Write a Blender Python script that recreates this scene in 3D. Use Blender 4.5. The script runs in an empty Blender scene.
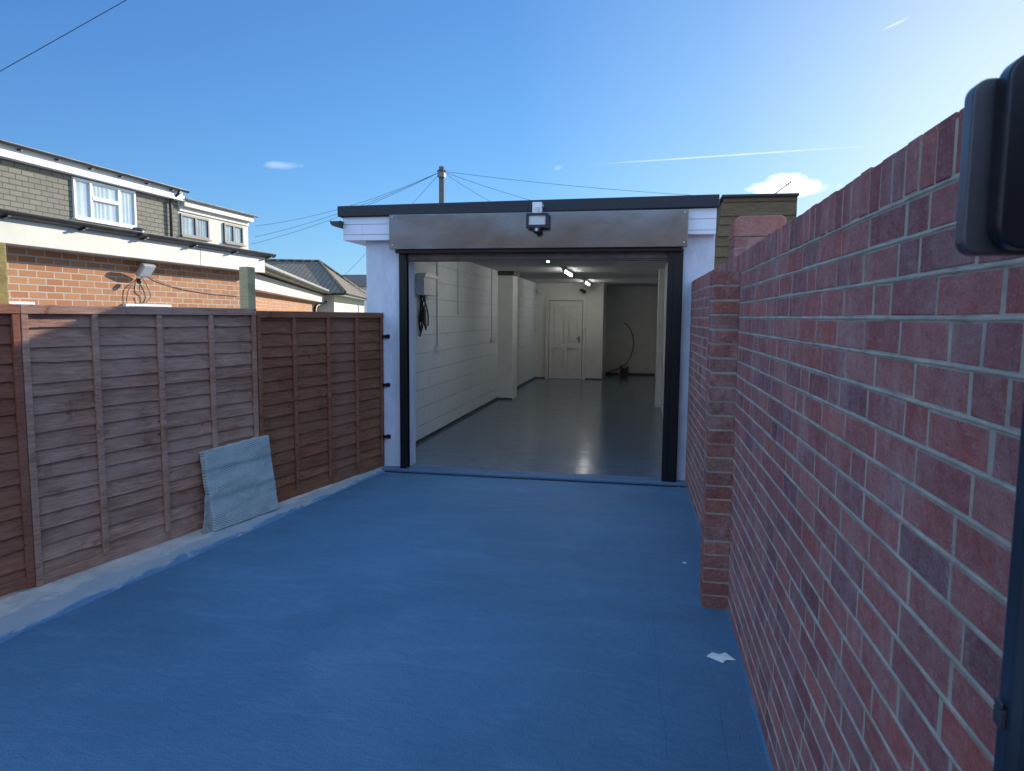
import bpy, bmesh, math, random
from mathutils import Vector, Matrix, noise
R = math.radians
rnd = random.Random(7)
scene = bpy.context.scene
C = scene.collection

# ------------------------------------------------------------------ materials
def newmat(name):
    m = bpy.data.materials.new(name); m.use_nodes = True
    nt = m.node_tree; b = nt.nodes['Principled BSDF']
    return m, nt, b
def nd(nt, t, **kw):
    n = nt.nodes.new(t)
    for k, v in kw.items():
        if k in n.inputs: n.inputs[k].default_value = v
        else: setattr(n, k, v)
    return n
def lk(nt, a, b): nt.links.new(a, b)
def ramp(nt, fac, stops):
    r = nt.nodes.new('ShaderNodeValToRGB'); e = r.color_ramp.elements
    while len(e) > 1: e.remove(e[-1])
    e[0].position = stops[0][0]; e[0].color = (*stops[0][1], 1)
    for p, c in stops[1:]:
        x = e.new(p); x.color = (*c, 1)
    lk(nt, fac, r.inputs[0]); return r.outputs[0]
def gray(v): return (v, v, v)
def mixc(nt, fac, a, b, mode='MIX'):
    m = nt.nodes.new('ShaderNodeMix'); m.data_type = 'RGBA'; m.blend_type = mode
    for i, v in ((0, fac), (6, a), (7, b)):
        if hasattr(v, 'is_output') or isinstance(v, bpy.types.NodeSocket): lk(nt, v, m.inputs[i])
        else: m.inputs[i].default_value = v if i == 0 else (*v, 1)
    return m.outputs[2]
def objco(nt, scale=(1, 1, 1), rot=(0, 0, 0)):
    tc = nt.nodes.new('ShaderNodeTexCoord'); mp = nt.nodes.new('ShaderNodeMapping')
    mp.inputs['Scale'].default_value = scale; mp.inputs['Rotation'].default_value = rot
    lk(nt, tc.outputs['Object'], mp.inputs[0]); return mp.outputs[0]
def noi(nt, co, scale, detail=4, rough=.55, dist=0):
    n = nd(nt, 'ShaderNodeTexNoise', Scale=scale, Detail=detail, Roughness=rough, Distortion=dist)
    lk(nt, co, n.inputs['Vector']); return n.outputs['Fac']
def bump(nt, b, h, dist, strength=1.0, prev=None):
    n = nd(nt, 'ShaderNodeBump', Distance=dist, Strength=strength)
    lk(nt, h, n.inputs['Height'])
    if prev: lk(nt, prev, n.inputs['Normal'])
    lk(nt, n.outputs[0], b.inputs['Normal']); return n.outputs[0]
def simple(name, col, rough=.6, metal=0, nscale=30, var=.18, bd=.0006, spec=.5):
    m, nt, b = newmat(name); co = objco(nt)
    f = noi(nt, co, nscale)
    lo = tuple(c*(1-var) for c in col); hi = tuple(min(1, c*(1+var)) for c in col)
    lk(nt, ramp(nt, f, [(.3, lo), (.7, hi)]), b.inputs['Base Color'])
    f2 = noi(nt, co, nscale*.35)
    lk(nt, ramp(nt, f2, [(.3, gray(max(.03, rough-.1))), (.7, gray(min(1, rough+.1)))]), b.inputs['Roughness'])
    b.inputs['Metallic'].default_value = metal; b.inputs['Specular IOR Level'].default_value = spec
    if bd: bump(nt, b, noi(nt, co, nscale*4), bd)
    return m
def math_(nt, op, a, b=None, clamp=False):
    n = nt.nodes.new('ShaderNodeMath'); n.operation = op; n.use_clamp = clamp
    for i, v in enumerate((a, b)):
        if v is None: continue
        if isinstance(v, bpy.types.NodeSocket): lk(nt, v, n.inputs[i])
        else: n.inputs[i].default_value = v
    return n.outputs[0]
M = {}
def mk_brick(name, stops, efflo=.35, bd=.0016):
    m, nt, b = newmat(name)
    g = nt.nodes.new('ShaderNodeNewGeometry'); co = objco(nt)
    base = ramp(nt, g.outputs['Random Per Island'], stops)
    base.node.color_ramp.interpolation = 'LINEAR'
    n1 = noi(nt, co, 14, 6, .65)
    c = mixc(nt, ramp(nt, n1, [(.35, gray(0)), (.75, gray(.6))]), base, (.30, .15, .15))
    n3 = noi(nt, co, 60, 5, .7)
    c = mixc(nt, ramp(nt, n3, [(.45, gray(0)), (.8, gray(.5))]), c, (.46, .22, .17))
    n2 = noi(nt, objco(nt, (1, 1, .55)), 5.5, 8, .75)
    c = mixc(nt, ramp(nt, n2, [(.46, gray(0)), (.66, gray(efflo*1.5))]), c, (.50, .36, .34))
    n7 = noi(nt, objco(nt, (1, .55, 1)), 52, 8, .8, .3)
    c = mixc(nt, ramp(nt, n7, [(.52, gray(0)), (.70, gray(.34))]), c, (.58, .46, .43))
    c = mixc(nt, ramp(nt, n7, [(.30, gray(.6)), (.46, gray(0))]), c, (.11, .05, .06))
    n5 = noi(nt, co, 1.3, 3, .5)
    c = mixc(nt, ramp(nt, n5, [(.35, gray(.18)), (.62, gray(0))]), c, (.12, .07, .075))
    sp = noi(nt, co, 190, 3, .6)
    c = mixc(nt, ramp(nt, sp, [(.26, gray(.7)), (.36, gray(0))]), c, (.06, .03, .03))
    c = mixc(nt, ramp(nt, sp, [(.62, gray(0)), (.70, gray(.6))]), c, (.55, .48, .45))
    lk(nt, c, b.inputs['Base Color'])
    b.inputs['Roughness'].default_value = .82; b.inputs['Specular IOR Level'].default_value = .3
    h = math_(nt, 'ADD', math_(nt, 'MULTIPLY', noi(nt, co, 170, 6, .7), .55), math_(nt, 'MULTIPLY', noi(nt, co, 28, 5, .6), 1.2))
    bump(nt, b, h, bd*5.5)
    return m
M['brick'] = mk_brick('plum_red_brick', [(0, (.26, .085, .09)), (.14, (.50, .13, .10)), (.3, (.32, .115, .12)), (.45, (.58, .185, .13)), (.6, (.22, .095, .11)), (.74, (.49, .21, .18)), (.88, (.40, .11, .09)), (1, (.13, .08, .10))])
M['brick_pier'] = mk_brick('brown_red_brick', [(0, (.20, .07, .055)), (.3, (.29, .08, .06)), (.5, (.33, .11, .07)), (.7, (.19, .07, .055)), (.85, (.25, .15, .10)), (1, (.30, .09, .06))], .45)
M['brick_cap'] = mk_brick('orange_red_brick', [(0, (.44, .15, .11)), (1, (.50, .17, .12))], .3)
def mk_mortar(name, col, bd=.003):
    m, nt, b = newmat(name); co = objco(nt)
    n = noi(nt, co, 9, 8, .7)
    lk(nt, ramp(nt, n, [(.25, tuple(c*.55 for c in col)), (.55, col), (.8, tuple(min(1, c*1.35) for c in col))]), b.inputs['Base Color'])
    b.inputs['Roughness'].default_value = .92
    bump(nt, b, noi(nt, co, 110, 6, .75), bd)
    return m
M['mortar'] = mk_mortar('grey_mortar', (.40, .395, .33))

# painted driveway
def mk_floor(name, ca, cb, r0, r1, outdoors):
    m, nt, b = newmat(name); co = objco(nt)
    n1 = noi(nt, co, .9, 6, .6); n2 = noi(nt, objco(nt, (1, 2.4, 1)), 3.0, 8, .7, .6)
    c = ramp(nt, n1, [(.3, ca), (.7, cb)])
    pale = tuple(min(1, x*1.35+.03) for x in cb)
    c = mixc(nt, ramp(nt, n2, [(.56, gray(0)), (.72, gray(.20 if outdoors else .0))]), c, pale)
    n4 = noi(nt, objco(nt, (1, 1, 1)), 7, 10, .8, 1.4)
    c = mixc(nt, ramp(nt, n4, [(.6, gray(0)), (.7, gray(.3 if outdoors else .1))]), c, tuple(x*.7 for x in ca))
    sp = noi(nt, co, 60, 1, .4)
    c = mixc(nt, ramp(nt, sp, [(.77, gray(0)), (.80, gray(.7))]), c, (.02, .03, .05))
    if outdoors:
        n6 = noi(nt, objco(nt, (.55, 1.9, 1)), 1.7, 11, .78, 1.8)
        c = mixc(nt, ramp(nt, n6, [(.52, gray(0)), (.60, gray(.10)), (.68, gray(0))]), c, (.30, .44, .58))
        sx = nt.nodes.new('ShaderNodeSeparateXYZ'); lk(nt, co, sx.inputs[0])
        for x0, sl, am, ys in ((.31, -.012, .10, .6), (.20, .03, .16, .45)):
            wv = math_(nt, 'MULTIPLY', math_(nt, 'SUBTRACT', noi(nt, objco(nt, (.0, ys, 0)), 2.2, 9, .7), .5), am)
            dd_ = math_(nt, 'ABSOLUTE', math_(nt, 'SUBTRACT', math_(nt, 'ADD', sx.outputs[0], math_(nt, 'MULTIPLY', sx.outputs[1], sl)), math_(nt, 'ADD', wv, x0)))
            c = mixc(nt, math_(nt, 'MULTIPLY', ramp(nt, dd_, [(0, gray(.55)), (.0035, gray(0))]), ramp(nt, noi(nt, co, 1.1, 2, .5), [(.45, gray(0)), (.55, gray(1))])), c, (.02, .05, .10))
        n8 = noi(nt, objco(nt, (.8, 1.2, 1)), .55, 5, .6, 1.0)
        c = mixc(nt, ramp(nt, n8, [(.35, gray(.30)), (.55, gray(0))]), c, tuple(x*.55 for x in ca))
    lk(nt, c, b.inputs['Base Color'])
    lk(nt, ramp(nt, n2, [(.3, gray(r0)), (.7, gray(r1))]), b.inputs['Roughness'])
    h = math_(nt, 'ADD', math_(nt, 'MULTIPLY', noi(nt, co, 95, 5, .65), .5 if outdoors else .08),
              math_(nt, 'MULTIPLY', noi(nt, objco(nt, (1, 1.6, 1)), 16 if outdoors else 4, 5, .65 if outdoors else .45, .5), .8 if outdoors else .35))
    # brush and crack lines
    v = nd(nt, 'ShaderNodeTexVoronoi', Scale=.8, feature='DISTANCE_TO_EDGE')
    w = nd(nt, 'ShaderNodeTexNoise', Scale=2.0, Detail=6.0)
    lk(nt, co, w.inputs['Vector'])
    av = nt.nodes.new('ShaderNodeVectorMath'); av.operation = 'ADD'
    lk(nt, co, av.inputs[0]); lk(nt, w.outputs['Color'], av.inputs[1]); lk(nt, av.outputs[0], v.inputs['Vector'])
    if outdoors:
        cr = ramp(nt, v.outputs['Distance'], [(.0, gray(0)), (.006, gray(1))])
        h = math_(nt, 'ADD', h, math_(nt, 'MULTIPLY', cr, .15))
    bump(nt, b, h, .011 if outdoors else .004)
    return m
M['drive'] = mk_floor('blue_floor_paint', (.056, .160, .272), (.076, .202, .330), .42, .6, True)
M['garage_floor'] = mk_floor('grey_blue_floor_paint', (.085, .13, .19), (.10, .15, .215), .10, .22, False)
M['sill'] = mk_floor('blue_sill_paint', (.07, .15, .26), (.10, .20, .32), .4, .6, True)

def mk_kerb():
    m, nt, b = newmat('pale_concrete'); co = objco(nt)
    n = noi(nt, co, 6, 8, .7)
    c = ramp(nt, n, [(.25, (.30, .28, .25)), (.5, (.52, .49, .45)), (.75, (.70, .66, .62))])
    # blue paint slopped over the outer edge; edge distance stored in a vertex attribute
    at = nt.nodes.new('ShaderNodeAttribute'); at.attribute_name = 'edge'
    s = math_(nt, 'ADD', at.outputs['Fac'], math_(nt, 'MULTIPLY', math_(nt, 'SUBTRACT', noi(nt, objco(nt, (1.5, .5, 1)), 6, 9, .75, .8), .5), .7))
    c = mixc(nt, ramp(nt, s, [(.56, gray(0)), (.64, gray(.85))]), c, (.30, .36, .40))
    c = mixc(nt, ramp(nt, s, [(.84, gray(0)), (.90, gray(1))]), c, (.095, .21, .36))
    lk(nt, c, b.inputs['Base Color']); b.inputs['Roughness'].default_value = .85
    bump(nt, b, noi(nt, co, 45, 7, .75), .006)
    return m
M['kerb'] = mk_kerb()
def mk_ground():
    m, nt, b = newmat('rough_ground'); co = objco(nt)
    c = ramp(nt, noi(nt, co, .35, 8, .65), [(.3, (.05, .075, .03)), (.55, (.10, .11, .055)), (.75, (.2, .18, .14))])
    lk(nt, c, b.inputs['Base Color']); b.inputs['Roughness'].default_value = .95
    bump(nt, b, noi(nt, co, 12, 8, .7), .03)
    return m
M['ground'] = mk_ground()
M['asphalt'] = simple('asphalt', (.055, .055, .058), .9, 0, 60, .4, .004)
M['paving'] = simple('grey_paving', (.45, .43, .40), .9, 0, 8, .2, .004)

def mk_block(name, col, bw, bh, joint, rot, bd=.006, dirt=.25):
    m, nt, b = newmat(name)
    co = objco(nt, (1, 1, 1), rot)
    bt = nd(nt, 'ShaderNodeTexBrick', Scale=1.0)
    bt.inputs['Color1'].default_value = (1, 1, 1, 1); bt.inputs['Color2'].default_value = (.8, .8, .8, 1); bt.inputs['Mortar'].default_value = (0, 0, 0, 1)
    bt.inputs['Brick Width'].default_value = bw; bt.inputs['Row Height'].default_value = bh
    bt.inputs['Mortar Size'].default_value = joint; bt.inputs['Mortar Smooth'].default_value = .7
    w = nd(nt, 'ShaderNodeTexNoise', Scale=3.0); lk(nt, co, w.inputs['Vector'])
    vm = nt.nodes.new('ShaderNodeVectorMath'); vm.operation = 'MULTIPLY_ADD'
    lk(nt, w.outputs['Color'], vm.inputs[0]); vm.inputs[1].default_value = (.02, .02, .02); lk(nt, co, vm.inputs[2])
    lk(nt, vm.outputs[0], bt.inputs['Vector'])
    c = mixc(nt, ramp(nt, noi(nt, objco(nt), 2.2, 7, .7), [(.3, gray(dirt)), (.65, gray(0))]), col, tuple(x*.62 for x in col))
    c = mixc(nt, ramp(nt, bt.outputs['Fac'], [(0, gray(0)), (1, gray(.22))]), c, tuple(x*.6 for x in col))
    lk(nt, c, b.inputs['Base Color']); b.inputs['Roughness'].default_value = .7
    h = math_(nt, 'ADD', math_(nt, 'MULTIPLY', noi(nt, objco(nt), 55, 6, .7), .5), math_(nt, 'MULTIPLY', bt.outputs['Fac'], -1.0))
    bump(nt, b, h, bd)
    return m
# side walls run along Y: map (y,z) -> texture (x,y)
M['block_side'] = mk_block('white_painted_blockwork', (.70, .75, .77), .45, .225, .008, (0, R(-90), R(-90)), .006)
M['plaster'] = simple('cream_white_plaster', (.76, .76, .72), .65, 0, 5, .06, .001)
M['plaster2'] = simple('grey_white_plaster', (.74, .74, .71), .7, 0, 5, .06, .001)
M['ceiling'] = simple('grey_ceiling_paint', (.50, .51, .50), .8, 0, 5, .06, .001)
def mk_render():
    m, nt, b = newmat('white_masonry_paint'); co = objco(nt)
    c = mixc(nt, ramp(nt, noi(nt, objco(nt, (1, 1, .35)), 3, 8, .72), [(.38, gray(.75)), (.62, gray(0))]), (.68, .76, .86), (.44, .50, .58))
    lk(nt, c, b.inputs['Base Color']); b.inputs['Roughness'].default_value = .62
    h = math_(nt, 'ADD', math_(nt, 'MULTIPLY', noi(nt, co, 40, 7, .7), .7), noi(nt, co, 6, 3, .5))
    bump(nt, b, h, .005)
    return m
M['render'] = mk_render()
def mk_clad(name, col, pitch, off, depth=.004):
    m, nt, b = newmat(name); co = objco(nt)
    sx = nt.nodes.new('ShaderNodeSeparateXYZ'); lk(nt, co, sx.inputs[0])
    f = math_(nt, 'FRACT', math_(nt, 'DIVIDE', math_(nt, 'ADD', sx.outputs[2], off), pitch))
    g = ramp(nt, f, [(0, gray(0)), (.05, gray(1)), (1, gray(1))])
    c = mixc(nt, g, tuple(x*.35 for x in col), col)
    lk(nt, c, b.inputs['Base Color']); b.inputs['Roughness'].default_value = .35
    bump(nt, b, g, depth); return m
M['upvc'] = simple('white_plastic', (.80, .81, .82), .35, 0, 4, .04, 0)
M['cladding'] = mk_clad('white_plastic_cladding', (.70, .78, .87), .1, 0.02)
M['upvc_cream'] = simple('cream_fascia_board', (.64, .62, .54), .5, 0, 3, .08, .0005)
M['gutter'] = simple('black_gutter_plastic', (.028, .028, .03), .35, 0, 10, .3, 0)
M['black'] = simple('black_powder_coat', (.006, .0065, .009), .35, 0, 2, .1, 0, .35)
M['blackplastic'] = simple('black_plastic', (.02, .02, .022), .4, 0, 40, .2, .0002)
def mk_felt():
    m, nt, b = newmat('mineral_roof_felt'); co = objco(nt)
    c = ramp(nt, noi(nt, co, 160, 3, .7), [(.3, (.018, .022, .028)), (.7, (.065, .07, .08))])
    lk(nt, c, b.inputs['Base Color']); b.inputs['Roughness'].default_value = .95
    bump(nt, b, noi(nt, co, 180, 3, .7), .003); return m
M['felt'] = mk_felt()
def mk_galv():
    m, nt, b = newmat('galvanised_steel_sheet'); co = objco(nt)
    c = ramp(nt, noi(nt, objco(nt, (1.2, 1, 2.5)), 3, 7, .65), [(.3, (.17, .185, .21)), (.7, (.23, .24, .26))])
    v = nd(nt, 'ShaderNodeTexVoronoi', Scale=55.0); lk(nt, co, v.inputs['Vector'])
    c = mixc(nt, .03, c, v.outputs['Color'])
    lk(nt, c, b.inputs['Base Color']); b.inputs['Metallic'].default_value = .9
    lk(nt, ramp(nt, noi(nt, objco(nt, (1, 1, 2)), 2.2, 4, .6), [(.3, gray(.12)), (.7, gray(.2))]), b.inputs['Roughness'])
    bump(nt, b, noi(nt, objco(nt, (1, 1, 1.4)), 1.1, 1, .3), .018); return m
M['galv'] = mk_galv()
M['dark_steel'] = simple('dark_bronze_steel', (.10, .085, .08), .4, .6, 12, .2, .0003)

def mk_wood(name, cols, wear, streak=None):
    m, nt, b = newmat(name)
    g = nt.nodes.new('ShaderNodeNewGeometry')
    tc = nt.nodes.new('ShaderNodeTexCoord')
    # shift the grain per board
    mul = math_(nt, 'MULTIPLY', g.outputs['Random Per Island'], 37.0)
    cb = nt.nodes.new('ShaderNodeCombineXYZ'); lk(nt, mul, cb.inputs[0]); lk(nt, mul, cb.inputs[2])
    ad = nt.nodes.new('ShaderNodeVectorMath'); lk(nt, tc.outputs['Object'], ad.inputs[0]); lk(nt, cb.outputs[0], ad.inputs[1])
    mp = nt.nodes.new('ShaderNodeMapping'); mp.inputs['Scale'].default_value = (1.3, 6, 16); lk(nt, ad.outputs[0], mp.inputs[0])
    gr = noi(nt, mp.outputs[0], 3.2, 9, .7, 1.2)
    c = ramp(nt, gr, [(.25, cols[0]), (.5, cols[1]), (.72, cols[2])])
    c = mixc(nt, ramp(nt, g.outputs['Random Per Island'], [(0, gray(.0)), (1, gray(.45))]), c, cols[0])
    c = mixc(nt, ramp(nt, noi(nt, objco(nt, (2.2, 2, 3.5)), 2.6, 7, .75, .8), [(.28, gray(.85)), (.46, gray(0))]), c, tuple(x*.75 for x in cols[0]))
    co = objco(nt)
    c = mixc(nt, ramp(nt, noi(nt, objco(nt, (1, 1, 2)), 2.1, 6, .65), [(.42, gray(0)), (.72, gray(wear))]), c, cols[3])
    # knots
    v = nd(nt, 'ShaderNodeTexVoronoi', Scale=1.0); mp2 = nt.nodes.new('ShaderNodeMapping'); mp2.inputs['Scale'].default_value = (4.5, 6, 9)
    lk(nt, ad.outputs[0], mp2.inputs[0]); lk(nt, mp2.outputs[0], v.inputs['Vector'])
    c = mixc(nt, ramp(nt, v.outputs['Distance'], [(.03, gray(.8)), (.085, gray(0))]), c, (.02, .01, .008))
    if streak:      # pale bleached streaks down the panel, soft-edged
        sx = nt.nodes.new('ShaderNodeSeparateXYZ'); lk(nt, co, sx.inputs[0])
        xx = math_(nt, 'ADD', sx.outputs[0], math_(nt, 'MULTIPLY', math_(nt, 'SUBTRACT', noi(nt, co, 4, 5, .6), .5), .28))
        for (x0, wd, k, sc) in streak:
            d = math_(nt, 'ABSOLUTE', math_(nt, 'SUBTRACT', xx, x0))
            f = ramp(nt, d, [(0, gray(k)), (wd, gray(0))])
            c = mixc(nt, f, c, sc)
    lk(nt, c, b.inputs['Base Color']); b.inputs['Roughness'].default_value = .85; b.inputs['Specular IOR Level'].default_value = .25
    h = math_(nt, 'ADD', gr, math_(nt, 'MULTIPLY', noi(nt, co, 120, 3, .6), .25))
    bump(nt, b, h, .005)
    return m
M['wood_mid'] = mk_wood('weathered_grey_brown_timber', [(.16, .070, .045), (.43, .225, .155), (.64, .39, .28), (.56, .38, .30)], .6)
M['wood_far'] = mk_wood('red_brown_timber', [(.10, .036, .02), (.28, .108, .056), (.43, .185, .10), (.33, .18, .11)], .4, [(1.15, .20, .38, (.24, .17, .14))])
M['wood_near'] = mk_wood('reddish_timber', [(.15, .05, .03), (.32, .12, .07), (.45, .19, .12), (.34, .19, .13)], .4)
M['post_green'] = mk_wood('green_treated_timber', [(.34, .29, .15), (.48, .41, .22), (.58, .50, .28), (.48, .42, .26)], .4)
M['post_yellow'] = mk_wood('yellow_treated_timber', [(.30, .22, .07), (.42, .31, .11), (.5, .38, .16), (.4, .3, .12)], .4)
M['shed_wood'] = mk_wood('dark_stained_shed_timber', [(.08, .05, .028), (.17, .11, .06), (.26, .17, .095), (.21, .15, .085)], .5)
M['pole_wood'] = mk_wood('grey_pole_timber', [(.08, .06, .045), (.14, .11, .08), (.2, .16, .12), (.18, .15, .12)], .4)

def mk_tile(name, ca, cb, bw, bh, rot, joint=.012, jc=None):
    m, nt, b = newmat(name); co = objco(nt, (1, 1, 1), rot)
    bt = nd(nt, 'ShaderNodeTexBrick', Scale=1.0); lk(nt, co, bt.inputs['Vector'])
    bt.inputs['Color1'].default_value = (*ca, 1); bt.inputs['Color2'].default_value = (*cb, 1); bt.inputs['Mortar'].default_value = (*(jc or tuple(x*.4 for x in ca)), 1)
    bt.inputs['Brick Width'].default_value = bw; bt.inputs['Row Height'].default_value = bh
    bt.inputs['Mortar Size'].default_value = joint; bt.inputs['Mortar Smooth'].default_value = .2; bt.inputs['Bias'].default_value = 0
    c = mixc(nt, ramp(nt, noi(nt, objco(nt), 1.5, 6, .7), [(.35, gray(0)), (.7, gray(.35))]), bt.outputs['Color'], tuple(x*.7 for x in cb))
    lk(nt, c, b.inputs['Base Color']); b.inputs['Roughness'].default_value = .85
    bump(nt, b, math_(nt, 'ADD', math_(nt, 'MULTIPLY', bt.outputs['Fac'], -1), math_(nt, 'MULTIPLY', noi(nt, objco(nt), 60, 4, .7), .3)), .012)
    return m
SIDE = (0, R(-90), R(-90))
M['tile_hung'] = mk_tile('grey_hung_tiles', (.205, .195, .155), (.255, .24, .19), .28, .105, SIDE, .010)
M['house_brick'] = mk_tile('orange_facing_brick', (.40, .15, .058), (.52, .245, .105), .225, .075, SIDE, .009, (.55, .5, .42))
M['back_brick'] = mk_tile('brown_facing_brick', (.17, .085, .055), (.23, .12, .08), .225, .075, (R(-90), 0, 0), .007)
M['roof_tile'] = mk_tile('brown_roof_tiles', (.17, .14, .10), (.23, .19, .13), .3, .2, (0, 0, 0), .02)
M['slate'] = mk_tile('dark_slates', (.06, .06, .065), (.085, .085, .09), .3, .2, (0, 0, 0), .015)
M['cream'] = simple('cream_render', (.74, .70, .60), .85, 0, 4, .06, .003)
M['lead'] = simple('grey_lead_flashing', (.27, .26, .24), .6, 0, 6, .2, .002)
def mk_glass():
    m, nt, b = newmat('window_glass'); out = nt.nodes['Material Output']
    t = nt.nodes.new('ShaderNodeBsdfTransparent'); gl = nd(nt, 'ShaderNodeBsdfGlossy', Roughness=.02)
    t.inputs[0].default_value = (.96, .98, .99, 1)
    mx = nt.nodes.new('ShaderNodeMixShader'); fr = nd(nt, 'ShaderNodeLayerWeight', Blend=.5)
    fa = math_(nt, 'ADD', math_(nt, 'MULTIPLY', math_(nt, 'POWER', fr.outputs['Facing'], 4.0), .6), .05)
    lk(nt, fa, mx.inputs[0]); lk(nt, t.outputs[0], mx.inputs[1]); lk(nt, gl.outputs[0], mx.inputs[2]); lk(nt, mx.outputs[0], out.inputs[0])
    return m
M['glass'] = mk_glass()
M['curtain'] = simple('blue_white_net_curtain', (.66, .72, .74), .8, 0, 3, .12, 0)
M['dark_room'] = simple('dark_blind', (.42, .50, .50), .8, 0, 3, .2, 0)
M['darkframe'] = simple('dark_grey_window_frame', (.06, .06, .065), .4, 0, 5, .1, 0)
M['alu'] = simple('silver_lamp_housing', (.6, .61, .62), .35, .5, 20, .1, 0)
M['lens'] = simple('lamp_lens', (.62, .64, .64), .15, 0, 20, .08, 0)
M['whiteplastic'] = simple('white_moulded_plastic', (.7, .7, .69), .4, 0, 20, .05, 0)
M['cable_grey'] = simple('grey_cable', (.16, .15, .14), .5, 0, 20, .1, 0)
M['cable_black'] = simple('black_cable', (.015, .015, .017), .5, 0, 20, .1, 0)
M['paper'] = simple('white_paper', (.75, .80, .78), .7, 0, 25, .08, .0005)
M['brown_box'] = simple('brown_cardboard', (.10, .06, .045), .8, 0, 20, .2, 0)
def emis(name, col, s):
    m, nt, b = newmat(name); b.inputs['Emission Color'].default_value = (*col, 1); b.inputs['Emission Strength'].default_value = s; return m
M['tube'] = emis('lit_tube', (1, .96, .88), 21)
def mk_foil():
    m, nt, b = newmat('woven_silver_sheet'); co = objco(nt)
    n = noi(nt, objco(nt, (1, 1, 3.0)), 3.2, 5, .6, .3)
    c = ramp(nt, n, [(.38, (.27, .33, .33)), (.62, (.46, .53, .52))])
    sx = nt.nodes.new('ShaderNodeSeparateXYZ'); lk(nt, co, sx.inputs[0])
    d = math_(nt, 'SINE', math_(nt, 'MULTIPLY', math_(nt, 'ADD', sx.outputs[2], math_(nt, 'MULTIPLY', sx.outputs[0], .55)), 330))
    d2 = math_(nt, 'SINE', math_(nt, 'MULTIPLY', math_(nt, 'SUBTRACT', sx.outputs[2], math_(nt, 'MULTIPLY', sx.outputs[0], .9)), 300))
    sel = ramp(nt, noi(nt, objco(nt), 3, 2, .4), [(.49, gray(0)), (.51, gray(1))])
    dd = mixc(nt, sel, d, d2)
    c = mixc(nt, ramp(nt, dd, [(.2, gray(0)), (.8, gray(.7))]), c, (.66, .73, .72))
    bz = math_(nt, 'ADD', sx.outputs[2], math_(nt, 'MULTIPLY', math_(nt, 'SUBTRACT', noi(nt, co, 5, 4, .6), .5), .05))
    for z_, w_ in ((.24, .035), (.44, .028)):
        c = mixc(nt, ramp(nt, math_(nt, 'ABSOLUTE', math_(nt, 'SUBTRACT', bz, z_)), [(0, gray(.6)), (w_, gray(0))]), c, (.17, .25, .27))
    sp = noi(nt, objco(nt, (2, 1, 1)), 14, 8, .8, 1)
    c = mixc(nt, ramp(nt, sp, [(.58, gray(0)), (.66, gray(.7))]), c, (.78, .84, .84))
    lk(nt, c, b.inputs['Base Color']); b.inputs['Roughness'].default_value = .45; b.inputs['Metallic'].default_value = .15
    bump(nt, b, math_(nt, 'ADD', math_(nt, 'MULTIPLY', dd, .25), sp), .003)
    return m
M['foil'] = mk_foil()
M['foil_old'] = simple('crumpled_grey_sheet', (.30, .32, .31), .7, 0, 14, .35, .004)

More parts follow.
